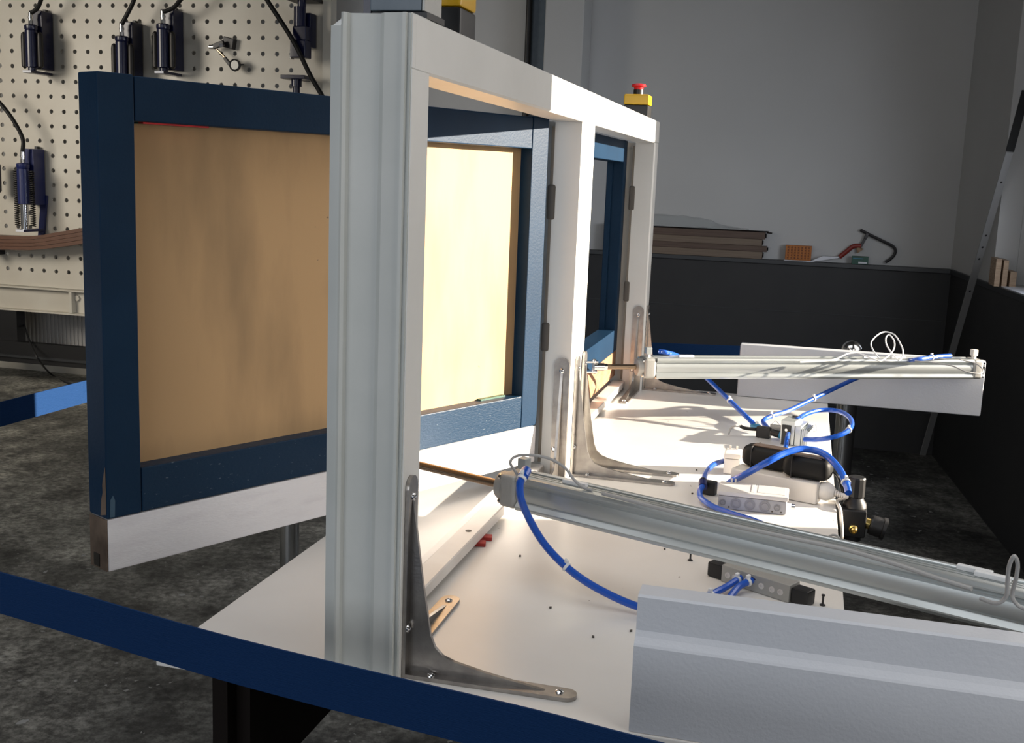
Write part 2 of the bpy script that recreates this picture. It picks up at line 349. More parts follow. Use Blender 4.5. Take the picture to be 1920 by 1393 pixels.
# pillar on the back wall and thin conduit
g = G(); g.box(-1.09, -0.865, 5.17, WY-0.001, FZ, 3.2, 0.01); struct('trim_8', g, 'wall')
g = G(); g.box(-1.245, -1.09, WY-0.03, WY-0.001, FZ, 3.2); struct('trim_9', g, 'bluegrey')
g = G(); g.cyl((-1.225, 5.34, FZ), (-1.225, 5.34, 3.2), 0.018); tag(obj('conduit', g, 'black'), 'thin dark vertical conduit pipe on the back wall beside the pillar', 'pipe')
# ceiling-high white jamb strip at the wall niche

# ================================================================== TEST TABLE
TX0, TX1, TY0, TY1 = -0.30, 0.52, -0.035, 2.075
t = thing('test_table', 'long white laminate test bench table carrying the white frames', 'table', (0.11, 1.0, FZ))
g = G(); g.box(TX0, TX1, TY0, TY1, -0.012, 0.0, 0.002); obj('table_top', g, 'table', t)
g = G(); g.box(-0.292, -0.27, 0.085, 1.98, -0.285, -0.0122); obj('side_panel', g, 'brown_steel', t, label='dark brown apron panel')
g = G(); g.box(0.44, 0.46, 0.085, 1.98, -0.12, -0.0122); obj('side_panel', g, 'brown_steel', t)
g = G(); g.box(-0.27, 0.44, 1.95, 1.97, -0.12, -0.0122); obj('cross_panel', g, 'brown_steel', t)
for (x, y) in ((-0.27, 0.13), (0.42, 0.13), (-0.27, 1.93), (0.42, 1.93)):
    g = G(); g.box(x-0.02, x+0.02, y-0.02, y+0.02, FZ, -0.0122); obj('leg', g, 'brown_steel', t)

# ================================================================== WHITE FRAMES
H, LU, WD = 0.76, 1.0245, 0.0945
JW, HB, RB = 0.060, 0.060, -0.056     # jamb width, head height, rebate position
def make_frame(y0, flip, label, first):
    t = thing('window_frame', label, 'window frame', (-0.047, y0, 0.0), 'white window frames on the test table')
    def Y(v): return y0 + v
    ze = H-HB-0.0002
    if first:    # near jamb with its moulded outer edge
        out = [(-0.0965, 0.006), (-0.082, 0.006), (-0.0815, -0.001), (-0.078, -0.004), (-0.0745, -0.001), (-0.074, 0.006), (-0.040, 0.009), (-0.033, 0.002), (-0.0108, 0.0005), (-0.0104, -0.003), (-0.0068, -0.003), (-0.0062, 0.003), (-0.003, 0.003), (-0.0015, 0.0)]
    else:
        out = [(-0.0965, 0.0), (-0.0015, 0.0)]
    near = out[-12:] if first else out
    near = near + [(-0.0008, 0.0015), (-0.0008, JW-0.004), (-0.004, JW), (RB, JW), (RB, JW-0.026), (-0.0965 if not first else -0.0785, JW-0.026)]
    g = G(); g.prism([(x, Y(y)) for x, y in near], (0, 0, 0.0), (1, 0, 0), (0, 1, 0), (0, 0, H if first else ze))
    j = obj('jamb', g, 'frame_end' if first else 'frame', t)
    if first:
        g = G(); g.prism([(-0.0965, Y(0.006)), (-0.083, Y(0.006)), (-0.0815, Y(-0.002)), (-0.078, Y(-0.0045)), (-0.0747, Y(-0.002)), (-0.0747, Y(JW-0.026)), (-0.0965, Y(JW-0.026))], (0, 0, 0), (1, 0, 0), (0, 1, 0), (0, 0, H-0.013)); obj('edge_bead', g, 'frame_end', j)
        g = G(); g.box(-0.0007, 0.0004, Y(0.0012), Y(0.0112), H-HB+0.003, H-0.0015); obj('face_strip', g, 'frame', j)
        g = G(); g.box(-0.0007, 0.0004, Y(0.0012), Y(JW-0.003), 0, H-HB+0.0015); obj('face_strip', g, 'frame', j)
    far = [(-0.0965, LU), (-0.0015, LU), (0.0, LU-0.0015), (0.0, LU-JW+0.004), (-0.004, LU-JW), (RB, LU-JW), (RB, LU-JW+0.026), (-0.0965, LU-JW+0.026)]
    g = G(); g.prism([(x, Y(y)) for x, y in far], (0, 0, 0.0), (1, 0, 0), (0, 1, 0), (0, 0, ze)); obj('jamb', g, 'frame', t)
    ys = JW+0.0002 if False else (0.0605 if first else 0.0)
    hd = [(-0.0965, H-0.012), (-0.080, H), (0.0-0.0015, H), (0.0004, H-0.0015), (0.0004, H-HB+0.003), (-0.003, H-HB), (RB, H-HB), (RB, H-HB+0.022), (-0.0965, H-HB+0.022)]
    g = G(); g.prism([(x, z) for x, z in hd], (0, Y(ys if not first else 0.0115), 0), (1, 0, 0), (0, 0, 1), (0, LU-(ys if not first else 0.0115), 0)); obj('head', g, 'frame', t)
    g = G(); g.prism([(-0.100, 0.007), (-0.050, 0.007), (-0.049, 0.009), (-0.049, 0.0235), (-0.051, 0.025), (-0.082, 0.025), (-0.086, 0.021), (-0.100, 0.019)], (0, Y(JW+0.001), 0), (1, 0, 0), (0, 0, 1), (0, LU-2*JW-0.002, 0)); sl = obj('sill', g, 'sill', t)
    g = G(); g.cyl((-0.066, Y(0.50), 0.0252), (-0.066, Y(0.50), 0.0256), 0.005, n=12); obj('drill_hole', g, 'gasket', sl)
    g = G(); g.box(RB-0.006, RB-0.0002, Y(LU-JW-0.001), Y(LU-JW+0.010), 0.03, H-HB-0.01)
    obj('gasket', g, 'rebate_seal', t)
    for k in range(2):
        g = G(); g.box(RB-0.010, RB+0.006, Y(LU-JW+0.012-0.016), Y(LU-JW+0.004), 0.255+k*0.258, 0.312+k*0.268, 0.004); obj('hinge_plate', g, 'hinge', t)
    return t
make_frame(0.0, False, 'nearer white window frame with moulded end, opened blue sash hinged in it', True)
make_frame(LU, False, 'farther white window frame with the second emergency stop on its head', False)
L2 = 2*LU
# thin black scuffs of steel: the brace wire seen in the far jamb
# red packers under the sill
for i, (u, v, nm) in enumerate(((903, 1023, 'nearer'), (915, 1012, 'farther'))):
    p = onz(u, v, 0.0)
    g = G(); g.frame_box((p.x-0.012, p.y, 0.0033), (0.018, 0.003, 0), (-0.002, 0.009, 0), (0, 0, 0.0031), 0.001)
    tag(obj('packer', g, 'red_spacer'), '%s of two small red plastic packers tucked under the frame sill' % nm, 'spacer', 'red packers')

# ================================================================== ANGLE BRACKETS
def make_bracket(loc, rotz, label):
    t = thing('angle_bracket', label, 'bracket', (0, 0, 0), 'cast steel angle brackets')
    hw = 0.0155
    vert = [(-hw, 0.0), (hw, 0.0)] + circ(hw, 9, 0, 0.245-hw, 0, math.pi, True)
    g = G(); g.prism(vert, (0.0003, 0, 0), (0, 1, 0), (0, 0, 1), (0.0045, 0, 0)); lw = obj('wall_leg', g, 'steel', t)
    foot = [(0.0, hw), (0.0, -hw)] + circ(hw*0.85, 9, 0.212-hw, 0, -math.pi/2, math.pi/2, True)
    g = G(); g.prism(foot, (0.0003, 0, 0.0002), (1, 0, 0), (0, 1, 0), (0, 0, 0.0048)); fl_ = obj('foot_leg', g, 'steel', t)
    web = [(0.003, 0.003), (0.172, 0.005), (0.100, 0.0155), (0.062, 0.0230), (0.047, 0.0285), (0.037, 0.038), (0.031, 0.052), (0.028, 0.070), (0.020, 0.115), (0.005, 0.218)]
    g = G(); g.prism(web, (0, -0.0025, 0), (1, 0, 0), (0, 0, 1), (0, 0.005, 0)); obj('web', g, 'steel', t)
    for (x, z, ax, par) in ((0.205-hw, 0.005, 'z', fl_), (0.035, 0.005, 'z', fl_)):
        g = G(); yy = 0 if x > 0.1 else -0.009
        g.lathe([(0.0052, 0), (0.0048, 0.0016), (0.0030, 0.0026), (0.0028, 0.0014), (0, 0.0012)], (x, yy, z), (0, 0, 1), 12); obj('screw', g, 'chrome', par)
    for z in (0.235-hw, 0.06):
        g = G(); yy = 0 if z > 0.1 else -0.009
        g.lathe([(0.0052, 0), (0.0048, 0.0016), (0.0030, 0.0026), (0.0028, 0.0014), (0, 0.0012)], (0.0048, yy, z), (1, 0, 0), 12); obj('screw', g, 'chrome', lw)
    t.location = Vector(loc)+Vector((0, 0, TZ)); t.rotation_euler = (0, 0, rotz)
    return t
PI = math.pi
b0 = make_bracket((0.0006, 0.0245, 0.0), 0, 'nearest steel angle bracket, its long foot at the front table edge')
dup(b0, (0.0006, LU-0.022, 0.0), 0, 'steel angle bracket on the front of the middle post, nearer of its pair')
dup(b0, (0.0006, LU+0.050, 0.0), 0, 'steel angle bracket on the front of the middle post, farther of its pair')
dup(b0, (0.0006, L2-0.026, 0.0), 0, 'steel angle bracket on the front of the far frame corner, foot toward the far board')
dup(b0, (-0.018, JW+0.0006, 0.0), PI/2, 'steel angle bracket inside the near jamb, only its rounded foot showing past the nearest bracket')
dup(b0, (-0.020, LU-JW-0.0006, 0.0), -PI/2, 'steel angle bracket flat on the inner face of the middle post')
dup(b0, (-0.020, L2-JW-0.0006, 0.0), -PI/2, 'steel angle bracket flat on the inner face of the far post')

# ================================================================== BLUE SASHES
def make_sash(A, B, label, bottom_mat, panel, lit):
    """A: front face corner at the free end, B: at the hinge end (plan view)"""
    A, B = Vector((*A, 0)), Vector((*B, 0)); d = (B-A).normalized(); n = Vector((d.y, -d.x, 0)); Ln = (B-A).length; th = 0.0477
    zt, zb, zm, zr0, zr1 = 0.7040, 0.0359, 0.1111, 0.1750, 0.6444
    t = thing('window_sash', label, 'window sash', ((A+B)/2).to_tuple()[:2]+(zb,), 'blue sashes of the two frames')
    def slab(name, s0, s1, z0, z1, m, o0=0.0, o1=th, bev=0.0025, parent=t, **k):
        g = G(); c = A + d*((s0+s1)/2) - n*((o0+o1)/2); c.z = (z0+z1)/2
        g.frame_box(c, d*((s1-s0)/2), n*((o1-o0)/2), (0, 0, (z1-z0)/2), bev); return obj(name, g, m, parent, **k)
    S0, S1 = 0.0525, Ln-0.0475
    slab('stile', 0, S0, zm, zt, 'blue'); slab('stile', S1, Ln, zm, zt, 'blue')
    slab('rail', S0+0.0008, S1-0.0008, zr1, zt-0.0015, 'blue'); slab('rail', S0+0.0008, S1-0.0008, zm+0.0005, zr0, 'blue_glint_scuff' if lit else 'blue')
    br = slab('bottom_rail', 0.0 if not lit else 0.001, Ln, zb, zm-0.0008, bottom_mat, 0.001, th-0.002)
    slab('end_grain', -0.0012, 0.001, zb+0.001, zm-0.001, 'pine_end', 0.002, th-0.003, 0, br)
    slab('end_plate', -0.0024, -0.0010, zb+0.004, zb+0.022, 'black', 0.020, 0.034, 0, br)
    if panel:
        slab('panel', S0-0.006, S1+0.006, zr0-0.006, zr1+0.004, 'mdf', 0.0275, 0.0395, 0)
        g1 = slab('packer_strip', S0+0.016, S0+0.118, zr1-0.0022, zr1+0.0005, 'red', 0.006, 0.018, 0, label='red packer strip under the top rail')
        slab('packer_strip', S0+0.014, S0+0.120, zr1-0.0022, zr1+0.0005, 'green', 0.0185, 0.027, 0, label='green packer strip under the top rail')
        slab('packer_strip', S1-0.10, S1-0.03, zr0-0.0005, zr0+0.0030, 'green', 0.018, 0.027, 0, label='green packer strip on the bottom rail')
    else:
        slab('glazing_bead', S1-0.008, S1-0.0003, zr0, zr1, 'blue', 0.030, 0.044, 0)
        slab('glazing_bead', S0+0.0003, S0+0.008, zr0, zr1, 'blue', 0.030, 0.044, 0)
    if lit:   # chipped paint at the lower free corner
        g = G(); c = A - n*0.008; pts = [(-0.012, 0.114), (0.002, 0.118), (0.003, 0.150), (0.002, 0.184), (-0.003, 0.170), (-0.006, 0.158), (-0.005, 0.148), (-0.009, 0.138)]
        g.prism([(y, z) for y, z in pts], A - d*0.0004 - n*0.004, n, (0, 0, 1), d*-0.0003); obj('paint_chip', g, 'pine_end', t)
        g = G(); g.prism([(0.004, 0.1135), (0.011, 0.113), (0.012, 0.136), (0.009, 0.144), (0.005, 0.138)], A + n*0.0002, d, (0, 0, 1), n*0.0003)
        obj('paint_chip', g, 'scuff', t)
    return t
SA, SB = (-0.4631, 0.1099), (-0.0610, 0.9364)
make_sash(SA, SB, 'open blue window sash with a bare fibreboard panel and white bottom rail', 'white_rail', True, True)
make_sash((-0.0800, LU+JW-0.020), (-0.0800, L2-JW+0.016), 'closed blue window sash without a panel in the farther frame', 'raw_wood', False, False)

# ================================================================== PNEUMATIC CYLINDERS
def cyl_profile(h=0.0265):
    q = [(0, h-0.0025), (0.0030, h-0.0025), (0.0032, h-0.006), (0.0052, h-0.006), (0.0054, h-0.0025), (0.0100, h-0.0025), (0.0104, h-0.0060), (0.0126, h-0.0060), (0.0130, h-0.001), (0.0145, h),
         (h-0.006, h), (h-0.0022, h-0.0012), (h, h-0.0052), (h, 0.0192), (h-0.0062, 0.0128), (h-0.0062, 0.0118), (h-0.0045, 0.0100), (h-0.0034, 0.0055), (h-0.0030, 0.0)]
    # q runs from top centre to right centre; mirror to the full outline
    right = q + [(x, -y) for x, y in q[-2::-1]]
    left = [(-x, y) for x, y in right[-2:0:-1]]
    return right + left
def make_cylinder(front, rear_dir, length, rod_to, label, z, sensors):
    F0 = Vector((front[0], front[1], z)); d = Vector((*rear_dir, 0)).normalized(); side = Vector((d.y, -d.x, 0)); up = Vector((0, 0, 1)); h = 0.0265
    t = thing('pneumatic_cylinder', label, 'pneumatic cylinder', (F0.x+d.x*length/2, F0.y+d.y*length/2, z-h), 'pneumatic cylinders on the table')
    g = G(); g.prism(cyl_profile(h), F0 + d*0.030, side, up, d*(length-0.060)); obj('barrel', g, 'alu', t, ang=28)
    def cap(p0, p1, nm):
        g = G(); c = (p0+p1)/2; g.frame_box(c, (p1-p0)/2, side*h*0.97, up*h*0.97, 0.007, 3); return obj(nm, g, 'alu_matte', t)
    fc = cap(F0 - d*0.002, F0 + d*0.0295, 'front_cap'); rc = cap(F0 + d*(length-0.0295), F0 + d*length, 'rear_cap')
    g = G(); g.lathe([(0.0225, 0), (0.0225, 0.010), (0.0205, 0.0135), (0.010, 0.0150), (0, 0.0150)], F0 - d*0.0015, -d, 24); obj('collar', g, 'alu_matte', fc)
    for sx in (-1, 1):
        for sz in (-1, 1):
            p = F0 - d*0.0022 + side*(sx*0.0185) + up*(sz*0.0185)
            g = G(); g.cyl(p - d*0.003, p, 0.0042, n=10); obj('cap_bolt', g, 'chrome', fc)
            p = F0 + d*(length) + side*(sx*0.0185) + up*(sz*0.0185)
            g = G(); g.cyl(p, p + d*0.006, 0.0045, n=10); obj('cap_bolt', g, 'chrome', rc)
    R = Vector((*rod_to, z)); dd = (F0-R).normalized()
    g = G(); g.cyl(R + dd*0.040, F0 - d*0.015, 0.0066, n=14); rd = obj('rod', g, 'rod', t)
    g = G(); g.cyl(R + dd*0.026, R + dd*0.052, 0.0098, n=14); g.cyl(R+dd*0.052, R+dd*0.060, 0.0085, n=6); obj('rod_eye', g, 'chrome', rd)
    # clevis bolted to the sash
    g = G(); g.bar(R+dd*0.001, R+dd*0.0055, 0.020, 0.046, bev=0.001); ck = obj('clevis', g, 'chrome', t)
    for sz in (-1, 1):
        g = G(); g.bar(R+dd*0.0055+up*(sz*0.0125), R+dd*0.036+up*(sz*0.0125), 0.016, 0.0045, bev=0.0015); obj('clevis_lug', g, 'chrome', ck)
    g = G(); g.cyl(R+dd*0.027-up*0.017, R+dd*0.027+up*0.019, 0.0048, n=12); obj('pin', g, 'chrome', ck)
    # rear lug towards the board
    g = G(); g.bar(F0+d*length, F0+d*(length+0.016), 0.016, 0.014, bev=0.002); obj('rear_lug', g, 'chrome', t)
    # port fittings on top of both caps
    for s_, nm in ((0.026 if length > 0.94 else 0.014, 'a'), (length-0.016, 'b')):
        p = F0 + d*s_ + up*h*0.97
        g = G(); g.cyl(p, p+up*0.008, 0.0065, n=6); g.frame_box(p+up*0.0155, d*0.0075, side*0.0075, up*0.0085, 0.0015); obj('port_fitting', g, 'alu' if s_ < 0.1 else 'whitep', t)
    # magnetic sensors with their clips in the top slots
    for s_, o_ in sensors:
        p = F0 + d*s_ + up*(h+0.0006) + side*o_
        g = G(); g.frame_box(p, d*0.020, side*0.0045, up*0.0030, 0.001); obj('sensor', g, 'tie', t)
    return t, F0, d, side
C1 = make_cylinder((0.020, 0.418), (0.932, -0.363), 0.955, (-0.2570, 0.5262), 'large aluminium pneumatic cylinder in the foreground, rod reaching the open blue sash', 0.130, ((0.115, -0.0035), (0.668, -0.0135), (0.690, -0.004)))
C2 = make_cylinder((0.056, 1.566), (0.895, 0.447), 0.935, (-0.0790, 1.4985), 'pale aluminium pneumatic cylinder in front of the far board, rod on the closed sash', 0.140, ((0.115, -0.0035), (0.62, -0.0035), (0.70, -0.0035)))

# ================================================================== BOARDS ON THE TABLE
prof = [(-0.033, 0.0), (-0.033, 0.0985), (-0.0315, 0.1010), (-0.0255, 0.107), (-0.0220, 0.113), (-0.0215, 0.1500), (-0.019, 0.1525), (0.009, 0.1535), (0.012, 0.151), (0.012, 0.0)]
g = G(); g.prism(prof, (0.280, 0, 0.0004), (0, 1, 0), (0, 0, 1), (0.66, 0, 0)); tag(obj('support_board', g, 'board', ang=12), 'grey-white stepped board along the near table edge, running out of the picture', 'board', 'cylinder support boards')
g = G(); g.box(0.268, 0.920, 2.035, 2.074, 0.0004, 0.151, 0.004); tag(obj('support_board', g, 'board'), 'plain grey-white board standing at the far table edge behind the pale cylinder', 'board', 'cylinder support boards')

# ================================================================== EMERGENCY STOPS, CONTROL BOX
def make_estop(x, y, label):
    t = thing('emergency_stop', label, 'emergency stop', (x, y, H), 'emergency stop boxes on the frame heads')
    a = 0.034
    g = G(); g.box(x-a, x+a, y-a, y+a, H+0.0003, H+0.036, 0.004); bb = obj('base_box', g, 'black', t)
    g = G(); g.box(x-a, x+a, y-a, y+a, H+0.0363, H+0.064, 0.004); obj('cover', g, 'yellow', t)
    g = G(); g.cyl((x, y, H+0.064), (x, y, H+0.078), 0.0135, n=20); st = obj('collar', g, 'black', t)
    g = G(); g.lathe([(0.012, 0), (0.013, 0.006), (0.0195, 0.0085), (0.0200, 0.0115), (0.0185, 0.0145), (0.010, 0.0165), (0, 0.017)], (x, y, H+0.0775), (0, 0, 1), 24); obj('push_button', g, 'red', t)
    g = G(); g.cyl((x+0.006, y+a, H+0.018), (x+0.006, y+a+0.022, H+0.018), 0.012, n=12); g.cyl((x+0.006, y+a+0.006, H+0.018), (x+0.006, y+a+0.014, H+0.018), 0.0145, n=6); obj('cable_gland', g, 'black', bb)
    return t
make_estop(-0.044, 0.234, 'yellow and black emergency stop box on the nearer frame head, cut by the picture edge')
make_estop(-0.0475, 1.934, 'yellow and black emergency stop with red button on the far end of the frame')
t = thing('control_box', 'blue-grey metal box on top of the frame at the top edge of the picture', 'control box', (-0.035, 0.075, H))
g = G(); g.box(-0.068, 0.0, 0.046, 0.108, H+0.0003, H+0.007); obj('base_plate', g, 'black', t)
g = G(); g.box(-0.0655, -0.0042, 0.040, 0.098, H+0.0072, H+0.150, 0.002); obj('housing', g, 'bluegrey', t)
g = G(); g.box(-0.0040, -0.0005, 0.040, 0.098, H+0.0072, H+0.150, 0.0008); obj('side_plate', g, 'alu_matte', t)
g = G(); g.box(-0.0745, -0.0657, 0.044, 0.094, H+0.0003, H+0.150); obj('back_strip', g, 'navy', t)

# ================================================================== BARRIER POSTS AND BELTS
BZ = 0.075
def make_post(x, y, label):
    t = thing('barrier_post', label, 'barrier post', (x, y, FZ), 'chrome barrier posts')
    g = G(); g.lathe([(0.16, 0), (0.16, 0.008), (0.15, 0.018), (0.06, 0.030), (0.034, 0.036)], (x, y, FZ), (0, 0, 1), 32); obj('base', g, 'chrome', t)
    g = G(); g.cyl((x, y, FZ+0.03), (x, y, 0.040), 0.0312, n=28); obj('tube', g, 'chrome', t)
    g = G(); g.cyl((x, y, 0.0402), (x, y, 0.098), 0.0325, n=28); obj('belt_head', g, 'black', t)
    g = G(); g.lathe([(0.0325, 0)] + [(0.0325*math.cos(a), 0.002+0.030*math.sin(a)) for a in [i*math.pi/12 for i in range(0, 6)]] + [(0, 0.032)], (x, y, 0.098), (0, 0, 1), 28); obj('cap', g, 'chrome', t)
    return t
P1, P2 = (0.590, 2.45), (-1.10, 1.99)
make_post(*P1, 'chrome barrier post behind the far board, its domed cap showing above')
make_post(*P2, 'chrome barrier post behind the open blue sash, only its tube showing below')
def belt(pts, label, hh=0.0255):
    P = spline(pts, 8); g = G(); th = 0.0012
    rows = []
    for i, p in enumerate(P):
        tn = (P[min(i+1, len(P)-1)]-P[max(i-1, 0)]).normalized(); nn = Vector((tn.y, -tn.x, 0)).normalized()
        rows.append([g.bm.verts.new(p + nn*(a*th) + Vector((0, 0, b*hh))) for a, b in ((-1, -1), (1, -1), (1, 1), (-1, 1))])
    for A, B in zip(rows, rows[1:]):
        for k in range(4): g.bm.faces.new((A[k], A[(k+1) % 4], B[(k+1) % 4], B[k]))
    g.bm.faces.new(rows[0]); g.bm.faces.new(rows[-1][::-1])
    return tag(obj('barrier_belt', g, 'belt'), label, 'barrier belt', 'blue barrier belts')
def off(p, q, r=0.034):
    v = (Vector((*q, 0))-Vector((*p, 0))).normalized()*r; return (p[0]+v.x, p[1]+v.y)
a, b = off(P1, P2), off(P2, P1)
belt([(*a, BZ), ((a[0]+b[0])/2, (a[1]+b[1])/2, BZ), (*b, BZ)], 'navy barrier belt passing behind the frames to the far chrome post')
LB0, LB1 = onz(0, 777, BZ), onz(165, 733, BZ)
bq = off(P2, (LB1.x, LB1.y)); dq = LB0-LB1
belt([(*bq, BZ), (LB1.x, LB1.y, BZ), (LB0.x, LB0.y, BZ), (LB0.x+dq.x*3, LB0.y+dq.y*3, BZ)], 'blue barrier belt left of the open sash, partly in sunlight')
# foreground belt
def vpl(u, v, p=Vector((-0.48, -0.085, 0)), q=Vector((0.312, -0.21, 0))):
    nrm = Vector((q.y-p.y, -(q.x-p.x), 0)); d = ray(u, v); return CAM + d*((p-CAM).dot(nrm)/d.dot(nrm))
NB = [vpl(u, v) for u, v in ((0, 1111), (365, 1218), (640, 1290), (1000, 1378), (1200, 1432))]
dl = (NB[-1]-NB[0])/ (NB[-1].x-NB[0].x)
belt([NB[0]-dl*0.55] + NB + [NB[-1]+dl*0.5], 'dark navy barrier belt crossing the foreground in front of the table', hh=0.0262)

# ================================================================== THINGS ON THE TABLE
TUBES = 'blue pneumatic hoses'
def P3(lst): return [onz(u, v, z) for u, v, z in lst]
def hose(lst, r, label, ties=(), m='tube', name='air_hose', cat='hose', group=TUBES, pts=None):
    pts = pts or P3(lst); g = G(); g.tube(pts, r, 10, 8); o = obj(name, g, m); tag(o, label, cat, group)
    sp = spline(pts, 8)
    for k in ties:
        i = max(1, min(len(sp)-2, int(k*len(sp)))); t = (sp[i+1]-sp[i-1]).normalized()
        g = G(); g.cyl(sp[i]-t*0.002, sp[i]+t*0.002, r*1.32, n=12); s = t.orthogonal().normalized()
        g.frame_box(sp[i]+Vector((0, 0, r*1.5)), t*0.003, t.cross(Vector((0, 0, 1))).normalized()*0.0025, Vector((0, 0, 0.0028)), 0.0006)
        obj('cable_tie', g, 'tie', o, label='white nylon cable tie')
    return o
_c1, F1, d1, s1 = C1; _c2, F2, d2, s2 = C2
pf1 = F1 + d1*0.014; pf2 = F2 + d2*0.014; pr2 = F2 + d2*0.944
h1 = hose([(986, 884, 0.176), (981, 893, 0.172), (975, 907, 0.163), (977, 935, 0.143), (992, 972, 0.112), (1018, 1016, 0.082), (1052, 1054, 0.058), (1095, 1088, 0.038), (1145, 1116, 0.022), (1195, 1137, 0.012), (1260, 1156, 0.0062)], 0.0055,
     'blue hose hanging from the front fitting of the foreground cylinder down to the table', (0.14, 0.62))
g = G(); a_ = onz(987, 882, 0.1765); g.cyl(a_, a_+(onz(980, 895, 0.171)-a_)*0.9, 0.0075, n=14); obj('push_collar', g, 'tube', h1, label='blue push-in collar')
hose([(1236, 659, 0.176), (1250, 661, 0.175), (1272, 668, 0.158), (1298, 687, 0.118), (1325, 709, 0.098), (1368, 751, 0.058), (1400, 782, 0.032), (1416, 797, 0.018), (1426, 802, 0.015)], 0.0058, 'blue hose from the front of the pale cylinder slanting down right to the valve', (0.62, 0.9))
hose([(1782, 667, 0.176), (1755, 669, 0.176), (1720, 674, 0.1740), (1704, 676, 0.1590), (1690, 681, 0.1390), (1640, 696, 0.115), (1595, 714, 0.094), (1540, 740, 0.066), (1482, 768, 0.038), (1446, 780, 0.028), (1431, 790, 0.022), (1440, 803, 0.016)], 0.0058, 'blue hose from the rear of the pale cylinder slanting down left to the valve', (0.12, 0.66, 0.82))
hose([(1494, 787, 0.055), (1512, 776, 0.058), (1540, 769, 0.060), (1572, 771, 0.062), (1593, 783, 0.064), (1597, 798, 0.060), (1585, 811, 0.052), (1560, 820, 0.042), (1532, 824, 0.032), (1508, 824, 0.026)], 0.0056, 'blue hose forming a round loop beside the silver valve over the table edge', (0.62,))
hose([(1478, 814, 0.030), (1476, 822, 0.028), (1474, 834, 0.020), (1473, 848, 0.010), (1474, 862, 0.0062)], 0.0056, 'short blue hose leaving the front of the silver valve toward the black adapters')
hose([(1360, 912, 0.0075), (1374, 901, 0.020), (1396, 890, 0.044), (1437, 867, 0.078), (1475, 848, 0.094), (1510, 842, 0.098), (1545, 851, 0.094), (1571, 876, 0.084), (1585, 902, 0.074), (1591, 924, 0.060)], 0.0066, 'thick blue hose arching over the black adapters to the regulator', (0.9,))
hose([(1359, 864, 0.016), (1338, 871, 0.022), (1324, 886, 0.024), (1319, 903, 0.0235)], 0.0054, 'short blue hose curving from the small white box to the black elbow fitting')
hose([(1317, 911, 0.0205), (1312, 922, 0.016), (1316, 935, 0.011), (1338, 950, 0.007), (1372, 963, 0.0062), (1408, 974, 0.0062), (1436, 986, 0.0062), (1454, 1003, 0.0062), (1466, 1020, 0.0062)], 0.0054, 'blue hose running from the black elbow fitting in front of the grey junction box', ())
hose([(1320, 1122, 0.0062), (1343, 1110, 0.007), (1364, 1099, 0.010), (1384, 1086, 0.014), (1394, 1081, 0.016)], 0.0052, 'upper left of the two short blue hoses under the foreground cylinder', (0.15, 0.72))
hose([(1366, 1124, 0.0062), (1376, 1110, 0.008), (1388, 1098, 0.012), (1404, 1090, 0.016), (1412, 1087, 0.017)], 0.0052, 'lower right of the two short blue hoses under the foreground cylinder', (0.7,))
for k, (u, v, where) in enumerate(((975, 1043, 'beside the red packers, left of the hanging blue hose'), (1032, 1140, 'in the middle of the near table, alone'), (1183, 1184, 'just left of the grey-white stepped board'),
        (1112, 1195, 'between the near bracket foot and the stepped board'), (1246, 1030, 'below the front half of the foreground cylinder'), (1298, 926, 'left of the junction box, just below the black elbow fitting'), (1306, 882, 'above the black elbow fitting, left of the small white box'))):
    pc = onz(u, v, 0.0); g = G(); g.frame_box(pc+Vector((0, 0, 0.0011)), (0.0016, 0.0006*(k % 3), 0), (-0.0004, 0.0022, 0), (0, 0, 0.0009), 0.0003)
    tag(obj('crumb', g, 'gasket'), 'tiny dark grit crumb '+where, 'grit', 'grit crumbs on the table')
# elbow fitting
p = onz(1326, 907, 0.020); t = thing('elbow_fitting', 'black elbow fitting joining two blue hoses left of the grey junction box', 'fitting', (p.x, p.y, 0.0))
g = G(); g.frame_box((p.x+0.006, p.y-0.002, 0.0135), (0.012, -0.003, 0), (0.002, 0.009, 0), (0, 0, 0.013), 0.002); obj('body', g, 'black', t)
q = onz(1318, 904, 0.024); q2 = onz(1318, 913, 0.019)
g = G(); g.cyl(q, q2, 0.0085, n=14); obj('collar', g, 'navy_light', t); g = G(); g.cyl(q+(q-q2)*0.35, q+(q-q2)*0.05, 0.0075, n=14); obj('collar', g, 'black', t)
# grey junction box
X0, X1, Y0, Y1 = 0.303, 0.431, 0.871, 0.943
t = thing('junction_box', 'grey plastic junction box with a row of round knockouts on its front', 'junction box', (0.367, 0.907, 0))
g = G(); g.box(X0+0.002, X1-0.002, Y0+0.0015, Y1-0.002, 0.0002, 0.0255, 0.0025); bx = obj('body', g, 'box_low', t)
g = G(); g.box(X0, X1, Y0, Y1, 0.0258, 0.0345, 0.0025); ld = obj('lid', g, 'box', t)
g = G(); g.box(X0+0.060, X0+0.066, Y0+0.012, Y1-0.003, 0.0343, 0.0352, 0.0004); g.box(X0+0.072, X1-0.006, Y0+0.014, Y1-0.006, 0.0343, 0.0350, 0.0003); obj('lid_rib', g, 'box', ld)
for (u, rr) in ((1355, 0.0060), (1380, 0.0098), (1406, 0.0100), (1434, 0.0104), (1457, 0.0062)):
    c = ony(u, 942+(u-1380)*0.125, Y0+0.0015); c.z = 0.0130
    g = G(); g.lathe([(rr, 0), (rr, 0.0012), (rr*0.88, 0.0012), (rr*0.86, 0.0003), (rr*0.62, 0.0003), (rr*0.58, 0.0010), (rr*0.25, 0.0010), (0, 0.0004)], c, (0, -1, 0), 22); obj('knockout', g, 'knockout', bx, ang=20)
